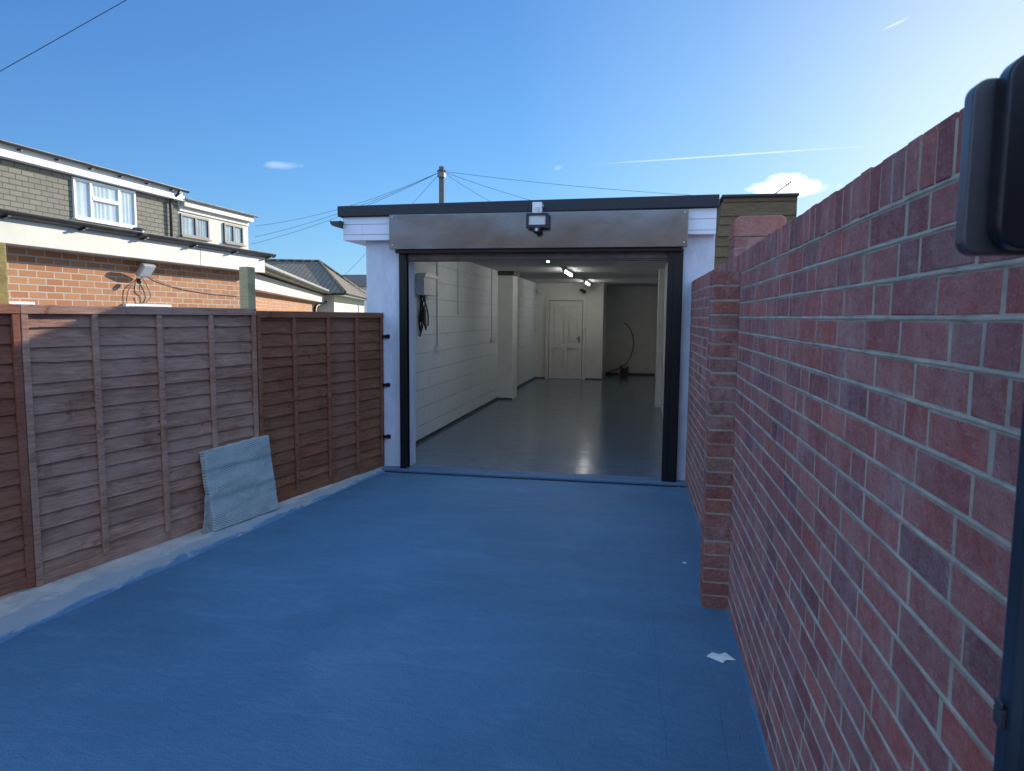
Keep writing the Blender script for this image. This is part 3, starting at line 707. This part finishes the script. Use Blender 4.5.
fence_panel(3.265+1.80*sn, 1.79, M['wood_far'], 'dark red brown overlap fence panel next to the garage', .03, 1.607, 29)
def post(y, mat, label, top, off=.085, w=.085):
    x = fencex(y)-off
    m = MB(); m.box(-w/2, w/2, -w/2, w/2, 0, top)
    o = m.build('fence_post', mat, loc=(0, 0, 0), bevel=.006); o.location = (x, y, 0); o.rotation_euler = (0, 0, -FA)
    tag(o, label, 'fence post', 'posts behind the fence')
post(3.235, M['post_yellow'], 'yellowish timber fence post standing taller than the fence at the left edge', 1.955)
post(5.075, M['post_green'], 'greenish square timber fence post between the two full fence panels', 1.95)
for i, z in enumerate((1.355, .86, .325)):
    m = MB(); m.box(-2.66, -2.565, 6.745, 6.787, z, z+.028); m.box(-2.575, -2.535, 6.772, 6.787, z-.004, z+.034)
    tag(m.build('fence_bracket', M['black'], bevel=.002), ['top', 'middle', 'bottom'][i]+' black bracket fixing the fence to the white garage wall', 'bracket', 'black brackets at the fence end')

# leaning sheets
def sheet(name, cx, cy, ang, w, h, th, lean, mat, seed, amp, label, cat, skew=0):
    n, k_ = 26, 24; vs = []
    def P(i, j, s):
        u = i/n-.5; v = j/k_
        e = .008*noise.noise(Vector((i*.7+seed, j*.7, 2)))
        x = u*w+skew*v+(e if i in (0, n) else 0); z = v*h+(.012*noise.noise(Vector((i*.5, seed, 1)))+.02*u*v if j == k_ else 0)+(.006*noise.noise(Vector((i*.9, seed, 4))) if j == 0 else 0)
        y = s*th/2+amp*noise.noise(Vector((u*3.0+seed, v*3.5, 0)))+amp*.35*noise.noise(Vector((u*9+seed, v*9, s)))
        return Vector((x, y, max(z, 0)))
    for s in (-1, 1):
        for j in range(k_+1):
            for i in range(n+1): vs.append(P(i, j, s))
    N = (n+1)*(k_+1); f = []
    for s in (0, 1):
        for j in range(k_):
            for i in range(n):
                a = s*N+j*(n+1)+i; q = (a, a+1, a+n+2, a+n+1); f.append(q if s == 0 else q[::-1])
    for i in range(n): f += [(i+1, i, N+i, N+i+1), (k_*(n+1)+i, k_*(n+1)+i+1, N+k_*(n+1)+i+1, N+k_*(n+1)+i)]
    for j in range(k_): a = j*(n+1); b = a+n; f += [(a, a+n+1, N+a+n+1, N+a), (b+n+1, b, N+b, N+b+n+1)]
    m = MB(); m.add(vs, f)
    o = m.build(name, mat, loc=(0, 0, 0)); o.rotation_euler = (-lean, 0, ang); o.location = (cx, cy, .030)
    tag(o, label, cat)
    md = o.modifiers.new('bevel', 'BEVEL'); md.width = .004; md.limit_method = 'ANGLE'
    return o
ANG = math.pi/2-FA
sheet('woven_sheet', -2.930, 4.735, ANG-.01, .655, .590, .052, R(6), M['foil'], 3, .007, 'pale blue silver woven sheet leaning on the grey brown fence panel', 'sheet', -.02)
sheet('old_sheet', -2.992, 4.47, ANG-.02, .26, .28, .012, R(3), M['foil_old'], 8, .010, 'crumpled grey offcut tucked behind the lower left of the leaning silver sheet', 'offcut', .04)
# paper on the drive
m = MB(); P_ = [(-.066, -.008), (-.036, .040), (.000, .034), (.026, .048), (.066, -.014), (.022, -.020), (.006, -.052), (-.02, -.034)]
vs = [(0, 0, .012)]+[(x, y, .004+.010*abs(noise.noise(Vector((x*30, y*30, 1))))) for x, y in P_]
vs2 = [(x, y, z-.0015) for x, y, z in vs]
m.add(vs+vs2, [(0, i+1, (i+1) % 8+1) for i in range(8)]+[(9, 9+(i+1) % 8+1, 9+i+1) for i in range(8)]+[(i+1, (i+1) % 8+1, (i+1) % 8+10, i+10) for i in range(8)])
o = m.build('paper_scrap', M['paper'], loc=(0, 0, 0)); o.location = (.395, 3.262, 0); tag(o, 'torn white paper scrap lying on the blue drive near the brick wall', 'paper scrap')
m = MB(); m.prism([(-.013, -.006), (.012, -.008), (.014, .006), (-.008, .010)], 'z', 0, .004)
o = m.build('paper_scrap', M['paper'], loc=(0, 0, 0)); o.location = (.30, 4.54, .0005); tag(o, 'tiny white speck of paper on the drive left of the brick pier', 'paper scrap')

# grit and crumbs: along the foot of the fence and wall, by the jambs, a few on the drive
gr = MB(); rg = random.Random(5)
def chip(x, y, s):
    a = rg.uniform(0, 6.3); pts = [(x+s*rg.uniform(.5, 1)*math.cos(a+k_*1.57), y+s*rg.uniform(.5, 1)*math.sin(a+k_*1.57)) for k_ in range(4)]
    zz = .001+(.03 if x < kerbx(y) else 0)
    gr.add([(p[0], p[1], zz) for p in pts]+[(x, y, zz+s*.8)], [(0, 1, 4), (1, 2, 4), (2, 3, 4), (3, 0, 4), (3, 2, 1, 0)])
for i in range(150):
    y = rg.uniform(1.5, 6.6); chip(fencex(y)+.06+abs(rg.gauss(0, .05)), y, rg.uniform(.002, .006))
for i in range(110):
    y = rg.uniform(1.5, 6.5); chip(wallx(y)-.012-abs(rg.gauss(0, .03)), y, rg.uniform(.0015, .004))
for i in range(40): chip(rg.uniform(-2.6, 0), rg.uniform(1.8, 6.3), rg.uniform(.0012, .003))
for x0 in (-2.5, .36):
    for i in range(45): chip(x0+rg.gauss(0, .05), 6.60+rg.gauss(0, .018), rg.uniform(.002, .008))
tag(gr.build('grit', simple('pale_grit', (.36, .35, .32), .9, 0, 90, .5), loc=(0, 0, 0)), kind='stuff')

# steel gate post in the right foreground
gp = empty('gate_post', (.40, .74, 0), 'dark blue black steel post in the right foreground with a lock cover', 'gate post')
m = MB(); m.box(.374, .480, .745, .785, 0, 1.95)
loc_mb(m, gp).build('post', simple('blue_black_steel', (.022, .035, .055), .35, .2, 9, .3, .0004), gp, bevel=.012, seg=4)
def rplate(x0, x1, z0, z1, y0, y1, r):
    pts = []
    for cx, cz, a0 in ((x1-r, z1-r, 0), (x0+r, z1-r, 90), (x0+r, z0+r, 180), (x1-r, z0+r, 270)):
        for k_ in range(9): a = R(a0+90*k_/8); pts.append((cx+r*math.cos(a), cz+r*math.sin(a)))
    q = MB(); q.prism(pts, 'y', y0, y1); return q
steel = simple('satin_black_metal', (.085, .085, .095), .3, .5, 8, .25, .0002)
lb = loc_mb(rplate(.279, .47, 1.6415, 1.794, .700, .719, .014), gp).build('lock_plate', steel, gp, bevel=.002, seg=4)
loc_mb(rplate(.296, .47, 1.644, 1.808, .676, .6995, .022), gp).build('lock_cover', simple('gloss_black_cover', (.012, .014, .02), .25, .3, 8, .2, 0), lb, bevel=.003, seg=4)
m = MB(); m.box(.367, .3738, .757, .772, 1.168, 1.188); m.box(.367, .370, .757, .772, 1.1885, 1.196); loc_mb(m, gp).build('latch', steel, gp, bevel=.002)

# ------------------------------------------------------------------ houses on the left
HA = R(.863)
hs = empty('house', (-6.5*math.cos(HA), -6.5*-math.sin(HA)*-1, 0), 'long orange brick house with grey tile hung and cream dormers beyond the fence', 'house', rz=-HA)
# local frame: x = outwards towards the drive (0 at brick face), y = along the wall
hs.location = (-6.5*math.cos(HA), 6.5*math.sin(HA), 0)
def Hb(mb, name, mat, parent=None, **k): return mb.build(name, mat, parent or hs, **k)
X = lambda D: D+6.5                          # plane distance from camera axis -> local x
m = MB(); m.box(-5.2, 0, -6, 10.5, 0, 2.5); Hb(m, 'wall', M['house_brick'])
m = MB(); m.box(.002, .24, -6, 10.52, 2.255, 2.50); Hb(m, 'fascia', M['upvc_cream'], bevel=.003)
m = MB(); m.box(.241, .2425, 8.86, 8.868, 2.26, 2.5); Hb(m, 'fascia_joint', M['lead'])
m = MB(); m.prism([(.27, 2.535), (-5.4, 2.60), (-5.4, 2.52), (.27, 2.502)], 'y', -6, 10.6); Hb(m, 'lower_roof', M['lead'])
m = MB(); m.halfpipe((.29, -6, 2.565), (.29, 10.70, 2.565), .056); gt = Hb(m, 'gutter', M['gutter'])
yy = -5.6
while yy < 10.6:
    m = MB(); m.box(.235, .30, yy-.02, yy+.02, 2.485, 2.51); m.box(.28, .345, yy-.018, yy+.018, 2.50, 2.515); Hb(m, 'gutter_bracket', M['gutter'], gt); yy += .95
m = MB(); m.tube([(.29, 7.55, 2.562), (.29, 7.68, 2.562)], .059, 12); Hb(m, 'gutter_union', M['gutter'], gt)
# dormer one
DX = X(-12)
m = MB(); m.box(DX-3, DX, -4, 16.15, 2.6, 4.70); d1 = Hb(m, 'dormer', M['tile_hung'])
m = MB(); m.box(DX-3.2, DX+.20, -4.2, 16.20, 4.68, 4.72); Hb(m, 'dormer_roof', M['lead'])
m = MB(); m.box(DX+.002, DX+.17, -4.2, 16.19, 4.43, 4.56); m.box(DX+.002, DX+.12, -4.2, 16.18, 4.561, 4.679); Hb(m, 'dormer_fascia', M['upvc'], bevel=.004)
m = MB(); m.halfpipe((DX+.22, -4.2, 4.69), (DX+.22, 16.26, 4.69), .05); g2 = Hb(m, 'gutter', M['gutter'])
yy = 7.2
while yy < 16.4:
    m = MB(); m.box(DX+.12, DX+.22, yy-.02, yy+.02, 4.61, 4.64); Hb(m, 'gutter_bracket', M['gutter'], g2); yy += .85
m = MB(); m.tube([(DX+.22, 15.95, 4.65), (DX+.20, 15.90, 4.56), (DX+.08, 15.78, 4.40), (DX+.06, 15.78, 4.3), (DX+.06, 15.78, 2.6)], .034, 10); Hb(m, 'downpipe', M['gutter'])
def window(y0, y1, z0, z1, divs, bar, fmat, deep=.05, cur='curtain', xface=None):
    xf = DX if xface is None else xface
    t_ = .055
    m = MB()
    m.box(xf+.003, xf+deep, y0, y1, z1-t_, z1); m.box(xf+.003, xf+deep, y0, y1, z0, z0+t_)
    edges = [y0]+divs+[y1]
    m.box(xf+.003, xf+deep, y0, y0+t_, z0+t_, z1-t_); m.box(xf+.003, xf+deep, y1-t_, y1, z0+t_, z1-t_)
    for dv in divs: m.box(xf+.003, xf+deep, dv-t_*.6, dv+t_*.6, z0+t_, z1-t_)
    if bar: m.box(xf+.003, xf+deep+.012, edges[1]+t_*.6, edges[2]-t_*.6, bar-.04, bar+.04)
    w = Hb(m, 'window', fmat, bevel=.004)
    m = MB(); m.box(xf+.022, xf+.026, y0+.03, y1-.03, z0+.03, z1-.03); Hb(m, 'pane', M['glass'], w)
    n = 140; vs = []
    for i in range(n+1):
        y = y0+.03+(y1-y0-.06)*i/n
        xx = xf+.010+.005*math.sin(y*46+2*math.sin(y*7))
        vs += [(xx, y, z0+.03), (xx, y, z1-.03)]
    m = MB(); m.add(vs, [(i*2, i*2+1, i*2+3, i*2+2) for i in range(n)], True); Hb(m, 'curtain', M[cur], w)
    m = MB(); m.box(xf+.003, xf+deep+.05, y0-.03, y1+.03, z0-.035, z0-.002); Hb(m, 'window_sill', fmat, w)
window(12.80, 14.60, 3.56, 4.40, [13.27, 14.08], 4.04, M['upvc'])
# cream dormer
m = MB(); m.box(DX-3, DX-.01, 16.16, 19.3, 2.6, 4.50); Hb(m, 'rendered_dormer', M['cream'])
m = MB(); m.box(DX-3.2, DX+.18, 16.22, 19.42, 4.49, 4.53); Hb(m, 'dormer_roof', M['lead'])
m = MB(); m.box(DX-.008, DX+.14, 16.22, 19.38, 4.32, 4.488); m.box(DX-.008, DX+.03, 16.17, 19.3, 4.20, 4.318); Hb(m, 'dormer_fascia', M['upvc_cream'], bevel=.004)
m = MB(); m.halfpipe((DX+.19, 16.22, 4.51), (DX+.19, 19.5, 4.51), .045); Hb(m, 'gutter', M['lead'])
window(16.2, 17.36, 3.58, 4.14, [16.80], None, M['darkframe'], cur='dark_room', xface=DX-.01)
window(18.05, 18.98, 3.60, 4.14, [18.5], None, M['darkframe'], cur='dark_room', xface=DX-.01)
# lower window in the brick wall
m = MB(); m.box(.002, .05, 7.63, 8.47, 1.67, 1.70); m.box(.002, .05, 7.63, 7.68, .9, 1.67); m.box(.002, .05, 8.42, 8.47, .9, 1.67); m.box(.002, .05, 7.68, 8.42, .85, .9)
w = Hb(m, 'window', M['upvc']); m = MB(); m.box(.01, .014, 7.68, 8.42, .9, 1.67); Hb(m, 'pane', M['glass'], w); m = MB(); m.box(.003, .006, 7.68, 8.42, .9, 1.67); Hb(m, 'blind', M['dark_room'], w)
m = MB(); m.box(.002, .05, 5.95, 6.32, 1.66, 1.693); m.box(.002, .05, 5.90, 5.95, .2, 1.66); m.box(.002, .05, 6.27, 6.32, .2, 1.66); m.box(.004, .02, 5.95, 6.27, .2, 1.66)
Hb(m, 'back_door', M['upvc'])

# flood light on the brick
def hw(x, y, z):                            # house local -> world
    c, s = math.cos(-HA), math.sin(-HA); l = hs.location
    return Vector((l.x+c*x-s*y, l.y+s*x+c*y, z))
fw = empty('wall_flood_light', hw(0, 7.9, 2.0), 'silver flood light with looping cable on the orange brick house wall', 'flood light', rz=-HA)
m = MB(); m.tube([(0, .10, .17), (.10, .08, .16)], .014, 8); m.box(.0, .02, .05, .13, .13, .21); m.build('bracket', M['alu'], fw)
m = MB(); ca, sa = math.cos(R(38)), math.sin(R(38))
def tilt(p):
    x, y, z = p; y2 = y; return (.15+x*ca+z*sa, y2, .12-x*sa+z*ca)
q = MB(); q.box(-.03, .02, -.13, .09, -.09, .09); q.v = [Vector(tilt(p)) for p in q.v]; q.build('case', M['alu'], fw, bevel=.008)
q = MB(); q.box(.021, .025, -.11, .07, -.07, .07); q.v = [Vector(tilt(p)) for p in q.v]; q.build('lens', M['lens'], fw)
q = MB(); q.tube([(.12, -.10, .0), (.13, -.13, -.03)], .028, 10); q.build('motion_sensor', M['blackplastic'], fw)
def loop(pts, n=30):
    out = []; P = [Vector(p) for p in pts]
    for i in range(len(P)-1):
        p0 = P[max(i-1, 0)]; p1 = P[i]; p2 = P[i+1]; p3 = P[min(i+2, len(P)-1)]
        for k_ in range(8):
            t = k_/8; out.append(.5*((2*p1)+(-p0+p2)*t+(2*p0-5*p1+4*p2-p3)*t*t+(-p0+3*p1-3*p2+p3)*t**3))
    out.append(P[-1]); return out
m = MB()
m.tube(loop([(.02, .02, .02), (.03, -.17, -.10), (.02, -.22, -.24), (.02, -.20, -.34)]), .006, 6)
m.tube(loop([(.03, .05, .05), (.03, .0, -.12), (.03, .10, -.20), (.02, .04, -.34)]), .006, 6)
m.tube(loop([(.03, .05, .05), (.03, .17, -.12), (.03, .18, -.22), (.03, .05, -.30), (.03, -.02, -.2)]), .006, 6)
m.tube(loop([(.02, .10, .13), (.02, .35, .02), (.02, .8, -.06), (.02, 1.4, -.11), (.02, 2.2, -.13)]), .006, 6)
m.build('cable', M['cable_grey'], fw)

# splayed brick outbuilding
p1 = Vector((-7.202, 12.087, 0)); p2 = Vector((-12.573, 26.361, 0)); dv = (p2-p1).normalized(); an = math.atan2(dv.y, dv.x)
ob = empty('brick_outbuilding', p1, 'low orange brick outbuilding with cream fascia beyond the far end of the house', 'outbuilding', rz=an)
m = MB(); m.box(-1.0, 12.8, .25, 4, 0, 2.2); m.build('wall', M['house_brick'], ob)
M['ob_brick'] = mk_tile('orange_facing_brick_end', (.40, .15, .058), (.52, .245, .105), .225, .075, (R(-90), 0, 0), .009, (.55, .5, .42))
ob.children[0].data.materials[0] = M['ob_brick']
m = MB(); m.box(-1.0, 15.25, 0, .25, 2.05, 2.36); m.box(13, 15.25, .252, 4, 2.05, 2.36); m.build('fascia', M['upvc_cream'], ob, bevel=.01)
m = MB(); m.box(-1.0, 16.2, -.2, 4.2, 2.40, 2.56); m.build('roof', M['lead'], ob, bevel=.02)
m = MB(); m.halfpipe((-1, -.26, 2.44), (16.6, -.26, 2.44), .07); m.build('gutter', M['gutter'], ob)
m = MB(); m.tube([(15.4, -.1, 2.35), (15.4, -.05, 2.1), (13.2, .15, 1.9), (13.0, .17, 1.8), (13.0, .17, 0)], .06, 8); m.build('downpipe', M['gutter'], ob)

# hipped bungalow
A = Vector((-11.586, 26.073, 2.44)); Cc = Vector((-15.117, 37.956, 2.44)); u = (Cc-A); Lh = u.length; u.normalize(); v_ = Vector((-u.y, u.x, 0))
bg = empty('bungalow', (A.x, A.y, 0), 'cream bungalow with a hipped dark slate roof beyond the outbuilding', 'bungalow', rz=math.atan2(u.y, u.x))
# local: x along hip eave, y away to the left
LL = 16
m = MB(); m.box(.5, Lh-.5, .5, LL-.5, 0, 2.38); m.build('wall', M['cream'], bg)
m = MB(); hx = Lh*.32; rz_ = 4.08
r_ = [(0, 0, 2.44), (Lh, 0, 2.44), (Lh, LL, 2.44), (0, LL, 2.44), (Lh/2, 2.0, rz_), (Lh/2, LL-2, rz_)]
m.add(r_, [(0, 1, 4), (1, 2, 5, 4), (2, 3, 5), (3, 0, 4, 5), (3, 2, 1, 0)]); m.build('roof', M['roof_tile'], bg)
m = MB(); m.box(.1, Lh-.1, .1, LL-.1, 2.385, 2.435); m.build('soffit', M['upvc'], bg)
m = MB(); m.halfpipe((0, -.06, 2.42), (Lh, -.06, 2.42), .07); m.halfpipe((-.06, 0, 2.42), (-.06, LL, 2.42), .07); m.build('gutter', M['gutter'], bg)
m = MB(); m.tube([(0, 0, 2.48), (Lh/2, 2, rz_+.04)], .07, 6); m.tube([(Lh, 0, 2.48), (Lh/2, 2, rz_+.04)], .07, 6); m.tube([(Lh/2, 2, rz_+.04), (Lh/2, LL-2, rz_+.04)], .07, 6); m.build('ridge_tiles', M['roof_tile'], bg)
# far gable
fg = empty('far_house', (-17, 50, 0), 'distant house of which only a dark roof shows beside the garage', 'house')
m = MB(); m.box(-8, 4, -3, 5, 0, 3.6); m.build('wall', M['cream'], fg)
m = MB(); m.prism([(-3.4, 3.6), (1, 4.65), (5.4, 3.6)], 'x', -8.3, 4.3); m.build('roof', M['slate'], fg)

# ------------------------------------------------------------------ shed behind the wall, with aerial
sh = empty('timber_shed', (1.9, 13.6, 0), 'tall dark boarded building showing above the brick wall right of the garage', 'shed')
m = MB(); z = 0.0; i = 0
while z < 3.68:
    h = [.17, .20, .15, .24, .19][i % 5]; h = min(h, 3.69-z)
    s0 = 1.16+max(0, (z-2.4))*.12; s1 = 2.54
    m.add([(s0, 12.985, z), (s1, 12.985, z), (s1, 13.01, z+h), (s0+.01, 13.01, z+h), (s0, 13.03, z), (s1, 13.03, z), (s1, 13.03, z+h), (s0+.01, 13.03, z+h)],
          [(0, 1, 2, 3), (4, 7, 6, 5), (0, 4, 5, 1), (3, 2, 6, 7), (0, 3, 7, 4), (1, 5, 6, 2)])
    z += h; i += 1
loc_mb(m, sh).build('boards', M['shed_wood'], sh)
m = MB(); m.prism([(1.18, 0), (2.53, 0), (2.53, 3.66), (1.33, 3.66), (1.18, 2.4)], 'y', 13.031, 16); loc_mb(m, sh).build('body', M['shed_wood'], sh)
m = MB(); m.box(1.29, 2.56, 12.95, 16.05, 3.69, 3.73); loc_mb(m, sh).build('roof', M['felt'], sh)
ae = empty('aerial', (2.18, 13.4, 3.73), 'thin bent television aerial on the dark boarded building in front of the cloud', 'aerial')
m = MB(); m.tube([(0, 0, 0), (.07, 0, .08), (.32, 0, .27)], .010, 6); m.build('mast', M['cable_grey'], ae)
m = MB()
for k_ in range(3): t = .78+k_*.1; m.tube([(.32*t-.03, -.08, .27*t+.035), (.32*t+.03, .08, .27*t-.035)], .006, 6)
m.build('rods', M['cable_grey'], ae)

# ------------------------------------------------------------------ pole and wires
PP = Vector((-11.72, 40, 0))
tp = empty('telegraph_pole', PP, 'timber telegraph pole rising behind the middle of the garage roof', 'pole')
m = MB(); m.tube([(0, 0, 0), (0, 0, 10.15)], [.19, .15], 12); m.build('pole', M['pole_wood'], tp)
m = MB(); m.box(-.20, .2, -.2, .2, 9.55, 9.80); m.tube([(-.28, 0, 9.9), (.28, 0, 9.9)], .035, 6); m.build('terminal_box', M['cable_grey'], tp)
for k_ in range(7): 
    a = k_*math.pi*2/7
    m = MB(); m.tube([(.2*math.cos(a), .2*math.sin(a), 9.88), (.2*math.cos(a), .2*math.sin(a), 9.98)], .03, 6); m.build('insulator', M['blackplastic'], tp)
def wire(a, b, sag, r, label, grp='wires from the telegraph pole'):
    a, b = Vector(a), Vector(b); n = 24
    pts = [a+(b-a)*(i/n)-Vector((0, 0, sag*4*(i/n)*(1-i/n))) for i in range(n+1)]
    m = MB(); m.tube(pts, r, 5); tag(m.build('overhead_wire', M['cable_black'], loc=tuple(a)), label, 'wire', grp)
T_ = PP+Vector((0, 0, 9.9))
ends = [((-23.58, 40, 6.95), .45, 'uppermost overhead wire running left from the pole to the cream dormer'),
        ((-23.6, 40, 6.3), .35, 'middle overhead wire running left from the pole to the houses'),
        ((-23.9, 40, 5.85), .35, 'lowest overhead wire running left from the pole to the houses'),
        ((-20.8, 46, 4.0), .1, 'steep overhead wire dropping left of the pole behind the garage corner'),
        ((-6.6, 40, 7.0), .15, 'steepest overhead wire dropping right from the pole'),
        ((-3.0, 40, 7.2), .15, 'second overhead wire dropping right from the pole'),
        ((2.6, 40, 8.2), .12, 'flattest overhead wire running far right from the pole above the shutter'),
        ]
for e, sg, lb_ in ends: wire(T_, e, sg, .010, lb_)
wire((-14.9, 10.5, 4.05), (-7.6, 14, 9.7), .02, .008, 'single black wire crossing the top left corner of the sky', 'single wire in the sky')

# ------------------------------------------------------------------ street behind the camera (seen in reflections and as bounce light)
bh = empty('street_house', (-1, -26, 0), 'brown brick house across the road behind the viewpoint', 'house')
m = MB(); m.box(-13, 14, -4, 4, 0, 5.2); m.build('wall', M['back_brick'], bh)
m = MB(); m.prism([(-4.5, 5.2), (0, 8.2), (4.5, 5.2)], 'x', -13.4, 14.4); m.build('roof', M['roof_tile'], bh)
for (x, z) in ((-9, 1), (-5, 1), (4, 1), (9, 1), (-9, 3.4), (-5, 3.4), (0, 3.4), (4, 3.4), (9, 3.4)):
    m = MB(); m.box(x-.75, x+.75, 4.0, 4.06, z, z+1.15); w = m.build('window', M['upvc'], bh)
    m = MB(); m.box(x-.66, x-.04, 4.061, 4.07, z+.09, z+1.06); m.box(x+.04, x+.66, 4.061, 4.07, z+.09, z+1.06); m.build('pane', M['dark_room'], w)

# ------------------------------------------------------------------ light, sky
AZ, EL = 28.0, 18.0
sd = Vector((math.sin(R(AZ))*math.cos(R(EL)), math.cos(R(AZ))*math.cos(R(EL)), math.sin(R(EL))))
ld = bpy.data.lights.new('sun', 'SUN'); ld.energy = 4.0; ld.angle = R(.5); ld.color = (1, .91, .76)
lo = bpy.data.objects.new('sun', ld); C.objects.link(lo); lo.rotation_euler = (-sd).to_track_quat('-Z', 'Y').to_euler(); lo.location = sd*50
W = bpy.data.worlds.new('World'); scene.world = W; W.use_nodes = True
nt = W.node_tree; bgn = nt.nodes['Background']
sky = nt.nodes.new('ShaderNodeTexSky'); sky.sky_type = 'NISHITA'; sky.sun_disc = False
sky.sun_elevation = R(EL); sky.sun_rotation = R(AZ); sky.altitude = 0; sky.air_density = 1.0; sky.dust_density = .15; sky.ozone_density = 4.0
tcw = nt.nodes.new('ShaderNodeTexCoord'); D_ = tcw.outputs['Generated']
def vdot(vec):
    n = nt.nodes.new('ShaderNodeVectorMath'); n.operation = 'DOT_PRODUCT'; lk(nt, D_, n.inputs[0]); n.inputs[1].default_value = vec; return n.outputs['Value']
wn = noi(nt, D_, 28, 8, .62, .3); wn2 = noi(nt, D_, 90, 5, .6, .2)
# gentle shoulder on the very bright sky round the sun, deeper blue overhead
_sd = (math.sin(R(28))*math.cos(R(18)), math.cos(R(28))*math.cos(R(18)), math.sin(R(18)))
aur = ramp(nt, vdot(_sd), [(.80, gray(0)), (.93, gray(.45)), (.995, gray(1))])      # whiter sky round the sun
skc = mixc(nt, 1.0, sky.outputs[0], mixc(nt, aur, (.37, .595, .94), (.85, .88, .98)), 'MULTIPLY')
den = mixc(nt, 1.0, mixc(nt, 1.0, skc, (.115, .105, .10), 'MULTIPLY'), (1, 1, 1), 'ADD')
colr = mixc(nt, 1.0, skc, den, 'DIVIDE')
def cloud(p0, p1, hw_, colr, bright, k, edge=1.6, soft=.5, flat=0):
    p0, p1 = Vector(p0).normalized(), Vector(p1).normalized(); c = ((p0+p1)/2).normalized(); t = (p1-p0); hl = t.length/2; t.normalize(); s = c.cross(t).normalized()
    u = math_(nt, 'DIVIDE', math_(nt, 'SUBTRACT', vdot(t), c.dot(t)), hl); v = math_(nt, 'DIVIDE', math_(nt, 'SUBTRACT', vdot(s), c.dot(s)), hw_)
    rr = math_(nt, 'ADD', math_(nt, 'POWER', math_(nt, 'ABSOLUTE', u), 2.0), math_(nt, 'POWER', math_(nt, 'ABSOLUTE', v), 2.0))
    f = math_(nt, 'SUBTRACT', 1.0, rr)
    f = math_(nt, 'ADD', f, math_(nt, 'MULTIPLY', math_(nt, 'SUBTRACT', wn, .5), edge))
    f = math_(nt, 'ADD', f, math_(nt, 'MULTIPLY', math_(nt, 'SUBTRACT', wn2, .5), edge*.5))
    f = math_(nt, 'MULTIPLY', math_(nt, 'DIVIDE', f, soft, True), k)
    fwd = math_(nt, 'GREATER_THAN', vdot(c), .5)
    f = math_(nt, 'MULTIPLY', f, fwd)
    return mixc(nt, f, colr, bright)
CW = (4.9, 5.1, 5.4)
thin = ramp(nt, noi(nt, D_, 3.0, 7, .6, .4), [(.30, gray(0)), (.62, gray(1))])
back_fill = ramp(nt, math_(nt, 'MULTIPLY', vdot((0, -.8, .6)), 1.0), [(.15, gray(0)), (.75, gray(1))])
colr = mixc(nt, math_(nt, 'MULTIPLY', thin, back_fill), colr, (4.3, 6.3, 9.6))   # unseen thin bright cloud added behind the viewpoint as fill light for the shade
colr = cloud((.118, .978, .168), (.232, .957, .165), .0115, colr, (7, 7.2, 7.2), .92, 2.3, 1.2)
colr = cloud((.15, .97, .178), (.20, .965, .176), .010, colr, (7, 7.2, 7.2), .92, 2.0, 1.2)
colr = cloud((-.489, .852, .1915), (-.442, .874, .1945), .0055, colr, CW, .5, 2.4, 2.2)
colr = cloud((-.130, .971, .200), (-.112, .971, .203), .004, colr, CW, .4, 2.2, 2.2)
colr = cloud((-.088, .975, .205), (.281, .938, .210), .0013, colr, CW, .5, .5, 1.2)
colr = cloud((.260, .906, .331), (.287, .897, .341), .0016, colr, CW, .5, .3, 1.2)
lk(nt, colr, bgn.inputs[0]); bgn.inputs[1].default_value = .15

# ------------------------------------------------------------------ camera (solved from the photograph)
right = Vector((.983, .184, .009)); 
rows_ = [Vector((0.98276, -0.02747, -0.18284)), Vector((0.18434, 0.09497, 0.97826)), Vector((0.009, 0.995, -0.098))]
CAMM = [[0.982800,-0.026629,-0.182741],[0.184467,0.095028,0.978234],[0.008684,0.995118,-0.098306]]
cd = bpy.data.cameras.new('camera'); cam = bpy.data.objects.new('camera', cd); C.objects.link(cam); scene.camera = cam
mw = Matrix([[CAMM[r][0], CAMM[r][1], -CAMM[r][2], 0] for r in range(3)]+[[0, 0, 0, 1]])
mw.translation = Vector((0, 0, 1.583)); cam.matrix_world = mw
cd.sensor_fit = 'HORIZONTAL'; cd.sensor_width = 36; cd.lens = 700/1024*36; cd.clip_start = .05; cd.clip_end = 3000
cd.dof.use_dof = True; cd.dof.focus_distance = 5.5; cd.dof.aperture_fstop = 13
vs_ = scene.view_settings; vs_.view_transform = 'Standard'; vs_.look = 'None'; vs_.gamma = 1; vs_.use_curve_mapping = False; vs_.exposure = .78
scene.cycles.max_bounces = 8; scene.cycles.use_denoising = True; scene.cycles.sample_clamp_indirect = 6
